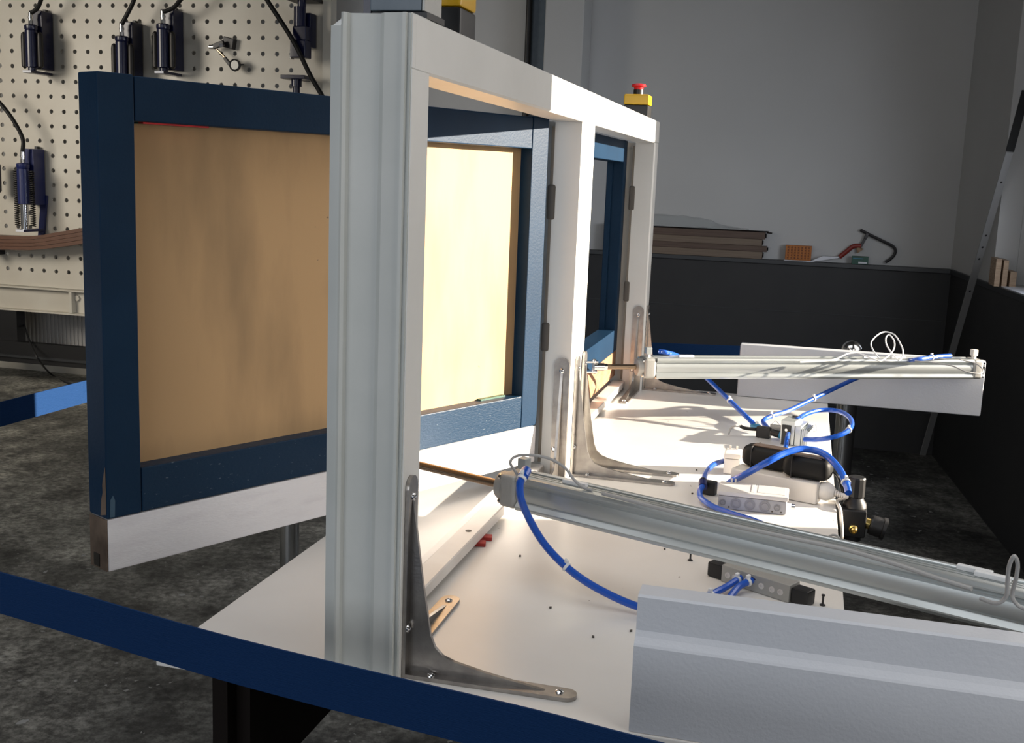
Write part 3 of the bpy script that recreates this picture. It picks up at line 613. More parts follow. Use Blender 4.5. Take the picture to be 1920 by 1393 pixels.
for u in (1366, 1448, 1465):
    c = ony(u, 955, Y0+0.0015); c.z = 0.005
    g = G(); g.cyl(c+Vector((0, 0.0004, 0)), c-Vector((0, 0.0005, 0)), 0.0016, n=8); obj('screw_hole', g, 'gasket', bx)
g = G(); g.cyl((X1-0.002, Y0+0.022, 0.012), (X1+0.006, Y0+0.022, 0.012), 0.0070, n=6); g.cyl((X1+0.006, Y0+0.022, 0.012), (X1+0.013, Y0+0.022, 0.012), 0.0058, n=14); obj('cable_gland', g, 'chrome', t)
for k in (0.020, 0.027):
    g = G(); g.box(X0+k, X0+k+0.003, Y1-0.006, Y1-0.001, 0.0343, 0.042); obj('lid_clip', g, 'box', ld)
# small white box
t = thing('terminal_box', 'small white plastic box behind the grey junction box, blue hose beside it', 'junction box', (0.313, 1.158, 0))
g = G(); g.box(0.296, 0.330, 1.132, 1.185, 0.0002, 0.033, 0.003); b_ = obj('body', g, 'whitep', t)
g = G(); g.box(0.2955, 0.3305, 1.1315, 1.1855, 0.0332, 0.0445, 0.003); obj('lid', g, 'whitep', t)
for k in (0.303, 0.317):
    g = G(); g.box(k, k+0.004, 1.174, 1.178, 0.0443, 0.0520); obj('lid_clip', g, 'whitep', t)
# power strip with plug and cord, two black adapters on it
ax = Vector((0.945, -0.327, 0)); ay = Vector((0.327, 0.945, 0)); c0 = Vector((0.408, 1.018, 0))
t = thing('power_strip', 'white power strip under the two black adapters, white plug in its end', 'power strip', c0)
g = G(); g.frame_box(c0+Vector((0, 0, 0.021)), ax*0.088, ay*0.027, (0, 0, 0.0208), 0.004); bd = obj('body', g, 'whitep', t)
e = c0 + ax*0.088 + Vector((0, 0, 0.024))
g = G(); g.lathe([(0.018, 0), (0.019, 0.010), (0.014, 0.020), (0.008, 0.026)], e + ax*0.0005, ax, 18); pl = obj('plug', g, 'whitep', t)
for k in range(5):
    g = G(); g.cyl(e+ax*(0.027+k*0.0042)-Vector((0, 0, 0.001*k)), e+ax*(0.030+k*0.0042)-Vector((0, 0, 0.001*k)), 0.0062-0.0005*k, n=12); obj('strain_relief', g, 'whitep', pl)
ee = e + ax*0.046
g = G(); g.tube([ee-ax*0.02, ee+ax*0.004-Vector((0, 0, .003)), onz(1570, 940, 0.006), Vector((0.528, 0.93, -0.004)), Vector((0.535, 0.925, -0.10)), Vector((0.532, 0.93, -0.4)), Vector((0.535, 0.94, FZ+0.004))], 0.0034, 8); obj('power_cord', g, 'whitep', t)
def adapter(c, hl, ang, label):
    c = Vector(c); a = Vector((math.cos(ang), math.sin(ang), 0)); b = Vector((-math.sin(ang), math.cos(ang), 0))
    t = thing('power_adapter', label, 'power adapter', (c.x, c.y, c.z-0.0215), 'black power adapters on the white strip')
    g = G(); g.frame_box(c, a*hl, b*0.024, (0, 0, 0.0215), 0.0155, 4); h = obj('housing', g, 'rubber', t, ang=60)
    g = G(); g.frame_box(c+Vector((0, 0, 0.0213)), a*(hl*0.62), b*0.013, (0, 0, 0.0010), 0.0008); obj('label_plate', g, 'smoked', t)
    g = G(); g.frame_box(c-a*(hl*0.55), a*0.0012, b*0.0243, (0, 0, 0.0218), 0.0010); obj('seam', g, 'black', t)
    return t
adapter((0.388, 1.052, 0.0640), 0.052, -0.33, 'rear black power adapter with rounded ends, left of the other one')
adapter((0.463, 1.004, 0.0640), 0.046, -0.30, 'front black power adapter with rounded ends near the table edge')
hose([(1556, 882, 0.060), (1570, 893, 0.055), (1577, 915, 0.030), (1580, 945, -0.02)], 0.0022, 'thin black lead curving from the front black adapter over the table edge', m='black', name='adapter_lead', cat='cable', group='thin leads at the adapters')
hose([(1541, 897, 0.042), (1558, 908, 0.018), (1570, 925, 0.010), (1577, 950, -0.02)], 0.0018, 'thinner black lead below the front black adapter beside the white plug', m='black', name='adapter_lead', cat='cable', group='thin leads at the adapters')
# solenoid valve
c = Vector((0.4265, 1.497, 0)); a = Vector((0.97, -0.24, 0)); b = Vector((0.24, 0.97, 0))
t = thing('solenoid_valve', 'silver solenoid valve block with black front plate, blue loop hose attached', 'valve', c)
g = G(); g.frame_box(c+Vector((0, 0, 0.029)), a*0.0165, b*0.036, (0, 0, 0.0285), 0.0015); vb = obj('body', g, 'alu', t)
g = G(); g.frame_box(c-a*0.002-b*0.0375+Vector((0, 0, 0.024)), a*0.0105, b*0.0014, (0, 0, 0.0235), 0.0008); fp = obj('front_plate', g, 'black', vb)
g = G(); g.cyl(c-a*0.002-b*0.0389+Vector((0, 0, 0.036)), c-a*0.002-b*0.0405+Vector((0, 0, 0.036)), 0.0034, n=12); obj('screw', g, 'chrome', vb)
g = G(); g.frame_box(c+a*0.006+b*0.018+Vector((0, 0, 0.0592)), a*0.010, b*0.004, (0, 0, 0.0016)); obj('top_tab', g, 'black', vb)
g = G(); g.frame_box(c+a*0.024+Vector((0, 0, 0.024)), a*0.0068, b*0.034, (0, 0, 0.0238), 0.001)
for k in range(3): g.frame_box(c+a*(0.0335+k*0.0040)+Vector((0, 0, 0.021)), a*0.0013, b*0.031, (0, 0, 0.0208))
g.frame_box(c+a*0.038+Vector((0, 0, 0.019)), a*0.0075, b*0.028, (0, 0, 0.0188)); obj('finned_block', g, 'alu', t)
g = G(); g.frame_box(c-a*0.035+b*0.012+Vector((0, 0, 0.026)), a*0.0185, b*0.004, (0, 0, 0.008), 0.001); obj('link_plate', g, 'alu_matte', t)
g = G(); g.cyl(c-a*0.044-b*0.004+Vector((0, 0, 0.018)), c-a*0.024-b*0.010+Vector((0, 0, 0.016)), 0.0085, n=14); cl = obj('coil', g, 'black', t)
g = G(); g.cyl(c-a*0.0238-b*0.010+Vector((0, 0, 0.016)), c-a*0.0170-b*0.0105+Vector((0, 0, 0.0155)), 0.0092, n=14); obj('release_ring', g, 'cyan', cl)
g = G(); g.frame_box(c-a*0.066+b*0.004+Vector((0, 0, 0.014)), a*0.017, b*0.010, (0, 0, 0.0135), 0.003); cn = obj('connector', g, 'black', t)
g = G(); g.tube([c-a*0.080+b*0.004+Vector((0, 0, 0.018)), onz(1398, 803, 0.022), onz(1388, 799, 0.026)], 0.0042, 8); obj('sleeve', g, 'black', cn)
g = G(); g.tube(P3([(1389, 799, 0.026), (1378, 799, 0.027), (1370, 804, 0.018), (1366, 815, 0.004)]), 0.0022, 8); obj('lead', g, 'cable', cn)
g = G(); g.tube(P3([(1446, 797, 0.018), (1455, 790, 0.026), (1462, 797, 0.018)]), 0.0014, 8); obj('lead', g, 'cable', cn)
g = G(); g.cyl(onz(1412, 797, 0.016), onz(1424, 803, 0.014), 0.0085, n=14); obj('push_collar', g, 'cyan', t)
# small tie offcut right of the valve
hose([(1512, 804, 0.0030), (1522, 796, 0.008), (1530, 797, 0.006), (1531, 808, 0.002)], 0.0014, 'loose white cable tie tail lying right of the silver valve', m='tie', name='tie_tail', cat='cable tie', group=None)
# air regulator on the table edge
rx, ry, rz = 0.556, 0.985, -0.022
t = thing('air_regulator', 'black air pressure regulator with knob and brass nipple on the right table edge', 'regulator', (rx, ry, rz-0.045))
g = G(); g.box(rx-0.027, rx+0.020, ry-0.026, ry+0.026, rz-0.032, rz+0.022, 0.004); g.cyl((rx-0.004, ry, rz-0.042), (rx-0.004, ry, rz-0.03), 0.019, n=18); bd = obj('body', g, 'black', t)
g = G(); g.lathe([(0.0225, 0), (0.021, 0.008), (0.0155, 0.016), (0.0150, 0.019)], (rx-0.002, ry, rz+0.0222), (0, 0, 1), 20); obj('bonnet', g, 'black', t)
g = G(); g.lathe([(0.0155, 0), (0.0165, 0.002), (0.0162, 0.036), (0.0150, 0.039), (0, 0.0392)], (rx-0.002, ry, rz+0.0415), (0, 0, 1), 12); obj('knob', g, 'black', t, ang=20)
g = G(); g.cyl((rx+0.020, ry-0.004, rz-0.006), (rx+0.028, ry-0.005, rz-0.008), 0.0105, n=12); obj('gauge_stem', g, 'brass', t)
g = G(); g.lathe([(0.017, 0), (0.019, 0.004), (0.019, 0.022), (0.0215, 0.023), (0.0215, 0.029), (0.018, 0.030), (0, 0.029)], (rx+0.0282, ry-0.005, rz-0.008), (0.97, -0.05, -0.22), 22); obj('gauge', g, 'black', t)
g = G(); g.lathe([(0.0085, 0), (0.0085, 0.006), (0.0058, 0.007), (0.0066, 0.010), (0.0052, 0.013), (0.0060, 0.016), (0.0036, 0.018), (0.0034, 0.010), (0, 0.010)], (rx-0.002, ry-0.026, rz-0.014), (0, -1, 0), 14); obj('nipple', g, 'brass', t)
g = G(); g.box(0.5204, rx-0.0272, ry-0.030, ry+0.030, -0.05, 0.004, 0.001); obj('mount_plate', g, 'black', t)
# valve manifold half hidden under the foreground cylinder
m0, m1 = Vector((0.335, 0.500, 0)), Vector((0.462, 0.428, 0)); ma = (m1-m0).normalized(); mb_ = Vector((ma.y, -ma.x, 0))
t = thing('valve_manifold', 'grey valve manifold with black ends under the foreground cylinder', 'valve', (m0+m1)/2)
g = G(); g.frame_box((m0+m1)/2+Vector((0, 0, 0.0135)), ma*0.058, mb_*0.015, (0, 0, 0.0133), 0.0015); bd = obj('body', g, 'alu_matte', t)
for s_ in (-1, 1):
    g = G(); g.frame_box((m0+m1)/2+ma*(s_*0.072)+Vector((0, 0, 0.012)), ma*0.0138, mb_*0.012, (0, 0, 0.0118), 0.003); obj('end_cap', g, 'black', t)
for k in (-0.046, -0.034, 0.012, 0.030, 0.044):
    pp = (m0+m1)/2+ma*k+mb_*0.0151+Vector((0, 0, 0.013)); g = G(); g.lathe([(0.0046, 0), (0.0046, 0.001), (0.0026, 0.001), (0.0024, -0.001), (0, -0.001)], pp, mb_, 12); obj('port', g, 'box', bd)
for (u, v) in ((1398, 1079), (1417, 1086)):
    pp = onz(u, v, 0.017); g = G(); g.cyl(pp, pp-mb_*0.012+Vector((0, 0, 0.002)), 0.0042, n=12); obj('sleeve', g, 'chrome', t)
    g = G(); g.cyl(pp, pp+mb_*0.008-Vector((0, 0, 0.0015)), 0.0068, n=12); obj('push_collar', g, 'navy_light', t)
for (u, v, nm) in ((1294, 1051, 'left of the valve manifold'), (1542, 1135, 'right of the valve manifold near the table edge')):
    pp = onz(u, v, 0.0); g = G(); g.lathe([(0.0042, 0.0002), (0.0042, 0.0015), (0.0016, 0.002), (0.0016, 0.014), (0.0026, 0.0145), (0.0026, 0.0165), (0, 0.0168)], pp, (0, 0, 1), 12)
    tag(obj('upright_screw', g, 'clampsteel'), 'small upright steel screw in the table '+nm, 'screw', 'upright screws in the table')
pp = onz(1470, 1006, 0.010); t = thing('plug_knob', 'round black cross-slotted knob peeking over the foreground cylinder', 'knob', (pp.x, pp.y, 0))
g = G(); g.lathe([(0.0085, 0), (0.0085, 0.010), (0.0062, 0.010), (0.0060, 0.006), (0, 0.006)], (pp.x, pp.y+0.006, 0.0095), (0, -1, 0.5), 18); obj('ring', g, 'black', t)
g = G(); g.box(pp.x-0.0015, pp.x+0.0015, pp.y-0.003, pp.y+0.003, 0.0005, 0.018); obj('cross_bar', g, 'black', t)
a, b = onz(1522, 1013, 0.008), onz(1551, 1018, 0.008)
g = G(); g.frame_box(((a.x+b.x)/2, a.y-0.012, 0.0048), ((b-a).x/2, (b-a).y/2, 0), (0.002, 0.014, 0), (0, 0, 0.0045), 0.001); tag(obj('cover_plate', g, 'black'), 'flat black plate on the table just beyond the foreground cylinder', 'plate')
pp = onz(1562, 1026, 0.003); g = G(); g.tube([pp+Vector((0.0105*math.cos(q_), 0.004*math.sin(q_)*0+0.0, 0.0110+0.0105*math.sin(q_))) for q_ in [i*2*math.pi/14 for i in range(15)]], 0.0020, 8, 0)
tag(obj('cable_ring', g, 'cable'), 'small grey cable ring standing at the table edge beyond the foreground cylinder', 'cable')
# sensor cables
CB = 'grey sensor cables'
hose([(978, 905, 0.164), (967, 885, 0.176), (957, 868, 0.190), (966, 856, 0.198), (992, 853, 0.202), (1028, 859, 0.198), (1058, 876, 0.186), (1077, 900, 0.170), (1094, 914, 0.160), (1110, 919, 0.1585)], 0.0021, 'grey sensor cable looping over the front of the foreground cylinder', m='cable', name='sensor_cable', cat='cable', group=CB)
hose([(1130, 925, 0.1600), (1300, 969, 0.1605), (1470, 1006, 0.1610), (1580, 1029, 0.1625), (1680, 1058, 0.1620), (1760, 1085, 0.1605), (1822, 1104, 0.1605)], 0.0028, 'grey sensor cable laid along the top of the foreground cylinder', m='cable', name='sensor_cable', cat='cable', group=CB)
hose([(1838, 1122, 0.1605), (1868, 1131, 0.1620), (1886, 1119, 0.172), (1889, 1090, 0.192), (1892, 1062, 0.212), (1901, 1043, 0.226), (1908, 1056, 0.216), (1906, 1080, 0.199), (1899, 1108, 0.178), (1900, 1124, 0.168), (1913, 1138, 0.160), (1935, 1146, 0.160)], 0.0022, 'grey sensor cable standing up in a narrow loop at the right picture edge', m='cable', name='sensor_cable', cat='cable', group=CB)
hose([(1500, 679, 0.1700), (1560, 675, 0.1740), (1590, 663, 0.1860), (1612, 663, 0.1860), (1640, 674, 0.1760), (1655, 675, 0.1740), (1674, 658, 0.1900), (1677, 641, 0.2050), (1668, 628, 0.2160), (1661, 634, 0.2100), (1664, 650, 0.1970), (1684, 675, 0.1740), (1693, 664, 0.1840), (1690, 648, 0.1990), (1676, 627, 0.2180), (1655, 623, 0.2210), (1637, 636, 0.2090), (1634, 650, 0.1960), (1650, 673, 0.1740), (1670, 678, 0.1700)], 0.0019, 'pale sensor cable curled in two loops above the pale cylinder', m='tie', name='sensor_cable', cat='cable', group=CB)
hose([(1715, 677, 0.1710), (1750, 680, 0.1720), (1785, 686, 0.1700), (1812, 697, 0.1600), (1838, 700, 0.1560), (1842, 692, 0.1630), (1828, 681, 0.1720), (1800, 674, 0.1800)], 0.0017, 'pale sensor cable wrapped round the rear end of the pale cylinder', m='cable', name='sensor_cable', cat='cable', group=CB)

# ================================================================== PEGBOARD WALL AT THE LEFT
PY = 5.0
PX1 = -2.345
t = thing('pegboard', 'large cream perforated steel panel on a channel beam, tools hanging on it', 'pegboard', (-3.7, PY, FZ))
pit, pz = 0.0902, 0.0905; x_h = -4.3591; z_h = 1.518
bm = bmesh.new(); NS = 12; hr = 0.0135
cols = list(range(-6, 21)); rows = list(range(-3, 19))
for yy, flip in ((PY, False),):
    for i in cols:
        for j in rows:
            cx, cz = x_h+i*pit, z_h-j*pz
            ring = []; outer = []; back = []
            for k in range(NS):
                an = 2*math.pi*(k+0.5)/NS; c_, s_ = math.cos(an), math.sin(an); m_ = max(abs(c_), abs(s_))
                ring.append(bm.verts.new((cx+hr*c_, PY, cz+hr*s_))); back.append(bm.verts.new((cx+hr*c_, PY+0.010, cz+hr*s_)))
                outer.append(bm.verts.new((cx+c_/m_*pit/2, PY, cz+s_/m_*pz/2)))
            corners = {}
            for sx in (-1, 1):
                for sz in (-1, 1): corners[(sx, sz)] = bm.verts.new((cx+sx*pit/2, PY, cz+sz*pz/2))
            for k in range(NS):
                k2 = (k+1) % NS
                a1, a2 = 2*math.pi*(k+0.5)/NS, 2*math.pi*(k+1.5)/NS; am = (a1+a2)/2
                f_ = [ring[k], outer[k]]
                # insert the square's corner where the outline turns
                if (abs(math.cos(a1)) > abs(math.sin(a1))) != (abs(math.cos(a2)) > abs(math.sin(a2))):
                    f_.append(corners[(1 if math.cos(am) > 0 else -1, 1 if math.sin(am) > 0 else -1)])
                f_ += [outer[k2], ring[k2]]
                bm.faces.new(f_); bm.faces.new((ring[k], ring[k2], back[k2], back[k]))
xl, xr = x_h+(cols[0]-.5)*pit, x_h+(cols[-1]+.5)*pit; zt_, zb_ = z_h+(3.5)*pz, z_h-(rows[-1]+.5)*pz
g = G(); g.bm.free(); g.bm = bm
bmesh.ops.remove_doubles(bm, verts=bm.verts[:], dist=0.0004)
obj('perforated_panel', g, 'peg', t, smooth=False)
g = G(); g.box(xr, PX1, PY, PY+0.010, zb_, zt_); g.box(xl, PX1, PY, PY+0.010, -0.217, zb_); obj('panel_edge', g, 'peg', t)
g = G(); g.prism([(PY, -0.219), (PY-0.055, -0.219), (PY-0.055, -0.227), (PY-0.008, -0.229), (PY-0.008, -0.365), (PY-0.055, -0.367), (PY-0.055, -0.376), (PY, -0.376)], (xl-0.1, 0, 0), (0, 1, 0), (0, 0, 1), (PX1-xl+0.1, 0, 0)); bmn = obj('channel_beam', g, 'peg', t)
g = G(); g.box(-4.055, -4.035, PY-0.052, PY-0.0082, -0.364, -0.230); g.cyl((-4.02, PY-0.009, -0.27), (-4.02, PY-0.022, -0.27), 0.018, n=8); obj('stiffener', g, 'peg', bmn)
g = G(); g.box(PX1+0.001, PX1+0.05, PY-0.03, PY+0.05, FZ, zt_); obj('upright', g, 'peg', t)
za, zb2 = ony(80, 645, PY-0.1).z, ony(80, 684, PY-0.1).z
a, b = ony(-60, 600, PY), ony(41, 600, PY)
g = G(); g.box(a.x, b.x, PY-0.05, PY+0.03, zb2+0.01, -0.377); obj('upright', g, 'black', t, label='black steel upright')
g = G(); g.box(xl-0.1, PX1, PY-0.10, PY-0.051, zb2, za); obj('foot_beam', g, 'black', t, label='black foot beam')
g = G(); g.box(xl-0.1, PX1, PY-0.115, PY-0.1005, zb2+0.035, zb2+0.05); obj('foot_lip', g, 'ledge', t)
g = G(); g.box(xl-0.05, PX1, PY+0.0105, PY+0.05, -0.376, -0.21); obj('rear_rail', g, 'peg', t)
g = G(); g.box(-5.0, -2.4, WY-0.02, WY-0.001, FZ, FZ+0.075); struct('baseboard_back', g, 'peg')
# radiator on the wall below the panel
t = thing('radiator', 'white ribbed panel radiator low on the wall below the pegboard', 'radiator', (-4.1, 5.33, -0.70))
g = G(); g.box(-4.76, -3.4, 5.335, 5.385, -0.69, -0.20, 0.006); obj('panel', g, 'radiator', t)
g = G()
for k in range(44): g.box(-4.745+k*0.0305, -4.745+k*0.0305+0.016, 5.327, 5.3351, -0.665, -0.225, 0.003, 1)
o_ = obj('rib', g, 'radiator', t); o_['kind'] = 'stuff'
hose(None, 0.006, 'black cable hanging past the radiator and trailing over the floor', m='black', name='floor_cable', cat='cable', group=None,
     pts=[ony(38, 560, PY+0.06), ony(43, 600, PY+0.05), ony(58, 645, PY-0.13), ony(75, 678, PY-0.18), Vector((*onz(98, 703, FZ+0.006).to_tuple()[:2], FZ+0.006)), onz(130, 719, FZ+0.006), onz(175, 726, FZ+0.006)])

def make_tool(u, v, label, ext=0.0, hosepts=(), dark=True):
    """hydraulic ram hung on the panel; (u, v) = lower centre of its barrel"""
    yb = PY-0.165; p = ony(u, v, yb); x, z = p.x, p.z; m = 'navy' if dark else 'navy_light'
    t = thing('hydraulic_ram', label, 'hydraulic ram', (x, PY-0.08, z-0.03-ext), 'hydraulic rams on the pegboard')
    hb = 0.245
    g = G(); g.lathe([(0.030, 0), (0.037, 0.004), (0.037, hb-0.03), (0.034, hb-0.028), (0.039, hb-0.02), (0.039, hb), (0.030, hb+0.006), (0.012, hb+0.008)], (x, yb, z), (0, 0, 1), 24); br = obj('barrel', g, m, t)
    g = G(); g.cyl((x, yb, z+hb+0.008), (x, yb, z+hb+0.03), 0.0135, n=6); g.cyl((x, yb, z+hb+0.03), (x, yb, z+hb+0.075), 0.0125, n=14); g.cyl((x, yb, z+hb+0.042), (x, yb, z+hb+0.052), 0.0155, n=14); obj('fitting', g, 'chrome', br)
    g = G(); g.box(x-0.048, x+0.042, yb+0.045, PY-0.012, z-0.005, z+hb+0.095, 0.006); bl = obj('back_block', g, m, t)
    g = G(); g.box(x-0.010, x+0.010, PY-0.04, PY-0.0125, z+hb+0.09, z+hb+0.112, 0.002); g.box(x-0.03, x+0.03, PY-0.0121, PY-0.0005, z+0.04, z+hb+0.02); obj('hook', g, 'black', bl)
    for s_ in (-1, 1):
        xs = x + s_*0.056; ln = 0.215+ext
        if ext == 0:
            g = G(); g.lathe([(0.004, 0), (0.017, 0.012), (0.018, 0.03), (0.018, ln-0.03), (0.015, ln-0.01), (0.004, ln)], (xs, yb+0.005, z-0.005), (0, 0, 1), 14)
        else:
            g = G(); n_ = 26; pts = []
            for i in range(n_*8+1):
                an = i/8*2*math.pi; pts.append(Vector((xs+0.0145*math.cos(an), yb+0.005+0.0145*math.sin(an), z-ext+0.0+(ln-0.01)*i/(n_*8))))
            g.tube(pts, 0.0036, 5, 0)
        obj('spring', g, 'spring', t)
    g = G(); g.cyl((x, yb, z-ext-0.02), (x, yb, z-0.001), 0.024, n=18); obj('piston', g, 'chrome' if ext else m, t)
    g = G(); g.box(x-0.030, x+0.030, yb-0.050, PY-0.015, z-ext-0.034, z-ext-0.018, 0.002); fp = obj('foot_plate', g, m, t)
    g = G(); g.box(x-0.029, x+0.029, yb-0.0512, yb-0.0502, z-ext-0.033, z-ext-0.019); obj('plate_edge', g, 'paper', fp, label='bare pale front edge')
    pts = [Vector((x, yb, z+hb+0.070))] + [ony(a_, b_, yb-0.01*i) for i, (a_, b_) in enumerate(hosepts)]
    g = G(); g.tube(pts, 0.0125, 10); obj('pressure_hose', g, 'rubber', t)
    return t
make_tool(60.5, 127, 'navy hydraulic ram at the upper left of the pegboard, pale plate edge below', 0, ((71, 14), (80, -8), (98, -45), (120, -90)))
make_tool(230, 150, 'navy hydraulic ram partly hidden behind the top rail of the blue sash', 0, ((247, 10), (256, -15), (268, -60)))
make_tool(307, 128, 'navy hydraulic ram third from the left at the top of the pegboard', 0, ((326, 14), (340, -2), (370, -30), (410, -60)))
make_tool(45.5, 383, 'blue hydraulic ram with extended piston and long springs, lower left on the pegboard', 0.135, ((43, 262), (30, 234), (10, 205), (-25, 165)), False)
# partly visible ram end at the very left edge
a = ony(-8, 335, PY-0.12)
g = G(); g.lathe([(0.03, 0), (0.037, 0.01), (0.037, 0.17), (0.03, 0.18)], (a.x-0.006, PY-0.12, a.z-0.085), (0, 0, 1), 20); tag(obj('ram_barrel', g, 'navy'), 'navy ram barrel just entering at the left picture edge', 'hydraulic ram')
# blue flat bar under the extended ram
a = ony(84, 366, PY-0.012); b = ony(80, 440, PY-0.012)
g = G(); g.bar((a.x, PY-0.012, a.z), (b.x-0.01, PY-0.012, b.z-0.02), 0.043, 0.018, up=(0, -1, 0), bev=0.003); tag(obj('flat_bar', g, 'navy_light'), 'short blue flat bar standing beside the extended ram', 'bar')
# spreader ram at the right end of the pegboard
yb = PY-0.14
def at_(u, v, y=None): return ony(u, v, yb if y is None else y)
t = thing('spreader_ram', 'navy spreader ram hanging upside down at the right end of the pegboard', 'hydraulic ram', (at_(566, 116).x, PY-0.08, at_(566, 116).z))
a, b = at_(562, 50), at_(566, 13)
g = G(); g.cyl(a, (a.x, yb, b.z), 0.034, n=20); br = obj('barrel', g, 'navy', t)
g = G(); g.cyl((a.x+0.012, yb, b.z+0.0005), (a.x+0.012, yb, at_(566, 0).z), 0.024, n=18); obj('piston', g, 'navy', t)
z0 = at_(566, 1).z
g = G(); g.box(a.x-0.075, a.x+0.085, yb-0.06, PY-0.02, z0, z0+0.022, 0.003); obj('top_plate', g, 'black', t)
c_ = ony(580, 60, PY-0.05); zt1 = ony(580, 26, PY-0.05).z; zb1 = ony(575, 90, PY-0.05).z
g = G(); g.box(c_.x-0.05, c_.x+0.028, PY-0.095, PY-0.012, zb1, zt1, 0.006); g.box(c_.x-0.03, c_.x+0.02, PY-0.0121, PY-0.0005, zb1+.05, zt1-.05); obj('back_block', g, 'navy', t)
g = G(); g.box(a.x-0.040, a.x+0.055, yb-0.045, PY-0.097, at_(560, 110).z, at_(560, 76).z, 0.008); g.box(a.x-0.03, a.x+0.05, yb-0.03, PY-0.097, at_(560, 76).z, a.z, 0.004); obj('jaw_block', g, 'navy', t)
g = G(); g.box(a.x-0.046, a.x-0.038, yb-0.03, yb+0.01, at_(560, 112).z, at_(560, 95).z); obj('clip', g, 'chrome', t)
p = ony(556, 146, yb); t = thing('pressure_foot', 'navy square plate on a short stem, just above the blue sash at the right', 'plate', (p.x, yb, p.z-0.12))
g = G(); g.box(p.x-0.075, p.x+0.075, yb-0.055, yb+0.055, p.z-0.010, p.z+0.012, 0.003); obj('plate', g, 'navy', t)
g = G(); g.cyl((p.x, yb, p.z-0.05), (p.x, yb, p.z-0.0102), 0.030, n=18); g.cyl((p.x, yb, p.z-0.16), (p.x, yb, p.z-0.05), 0.020, n=16); obj('stem', g, 'navy', t)
g = G(); g.box(p.x-0.02, p.x+0.02, yb+0.0552, PY-0.0005, p.z-0.008, p.z+0.008); obj('wall_peg', g, 'black', t)
# diagonal black hose
a, b = ony(497, -6, PY-0.21), ony(603, 178, PY-0.21); dd = (b-a)
hose(None, 0.0135, 'straight black hose running diagonally in front of the spreader ram', m='rubber', name='diagonal_hose', cat='hose', group=None, pts=[a-dd*0.4, a, a+dd*0.45+Vector((0.01, 0, 0.01)), a+dd*0.8, b, b+dd*0.5])
# black dial gauge arm
yb = PY-0.07; A_ = lambda u, v, y=yb: ony(u, v, y)
t = thing('gauge_arm', 'black jointed gauge holder arm with a small round dial on the pegboard', 'gauge arm', (A_(430, 80).x, PY-0.03, A_(430, 80).z-0.03))
c_ = ony(434, 81, PY-0.02)
g = G(); g.frame_box((c_.x-0.012, PY-0.022, c_.z), (0.034, 0, -0.008), (0, 0.0215, 0), (0.006, 0, 0.030), 0.005); obj('mount_block', g, 'black', t)
g = G(); g.bar(A_(420, 80), A_(400, 88), 0.022, 0.030, bev=0.004); arm = obj('upper_arm', g, 'black', t)
g = G(); g.cyl(A_(401, 88), A_(393, 88), 0.013, n=14); obj('knob', g, 'chrome', arm)
g = G(); g.cyl(A_(414, 85, yb-0.02), A_(414, 85, yb+0.01), 0.012, n=12); obj('knob', g, 'chrome', arm)
g = G(); g.cyl(A_(407, 93), A_(424, 110), 0.007, n=10); obj('rod', g, 'rod', t)
g = G(); g.bar(A_(421, 108), A_(432, 122), 0.018, 0.020, bev=0.004); obj('lower_arm', g, 'black', t)
q = A_(440.5, 122); g = G(); g.lathe([(0.034, 0), (0.034, 0.018), (0.029, 0.020), (0.027, 0.014), (0, 0.014)], (q.x, yb+0.01, q.z), (0, -1, 0), 22); dl_ = obj('dial_case', g, 'black', t)
g = G(); g.cyl((q.x, yb-0.0042, q.z), (q.x, yb-0.0052, q.z), 0.0255, n=20); obj('dial_face', g, 'alu_matte', dl_)
g = G(); g.cyl(A_(449, 122), A_(457, 121), 0.006, 0.003, n=8); obj('stylus', g, 'black', t)
# curved laminated beam
yb = PY-0.17
top = [(-60, 438), (-20, 441), (25, 443), (54, 443), (80, 440.5), (103, 436), (130, 431.5), (155, 427), (200, 416), (240, 404)]
bot = [(-60, 466), (-20, 468), (25, 469), (54, 469.5), (80, 467.5), (103, 464.5), (130, 461), (155, 457), (200, 446), (240, 434)]
t = thing('curved_beam', 'curved brown laminated wooden beam hanging across the lower pegboard', 'beam', (ony(60, 450, yb).x, yb, ony(60, 469, yb).z))
for k in range(4):
    g = G(); f0, f1 = k/4, (k+1)/4-0.02
    secs = []
    for (u0, v0), (u1, v1) in zip(top, bot):
        pa, pb = ony(u0, v0, yb), ony(u1, v1, yb); z1_, z0_ = pa.z+(pb.z-pa.z)*f0, pa.z+(pb.z-pa.z)*f1; inset = 0.002*(k % 2)
        secs.append([g.bm.verts.new((pa.x, yb+inset, z0_)), g.bm.verts.new((pa.x, yb+0.09, z0_)), g.bm.verts.new((pa.x, yb+0.09, z1_)), g.bm.verts.new((pa.x, yb+inset, z1_))])
    for s0, s1_ in zip(secs, secs[1:]):
        for i in range(4): g.bm.faces.new((s0[i], s0[(i+1) % 4], s1_[(i+1) % 4], s1_[i]))
    g.bm.faces.new(secs[0]); g.bm.faces.new(secs[-1][::-1]); obj('lamination', g, 'leaf', t)
for u in (-30, 200):
    q = ony(u, 480, yb); g = G(); zq = ony(u, 469, yb).z-0.004; g.box(q.x-0.02, q.x+0.02, yb+0.03, PY-0.0005, zq-0.03, zq-0.004); obj('support_peg', g, 'black', t)

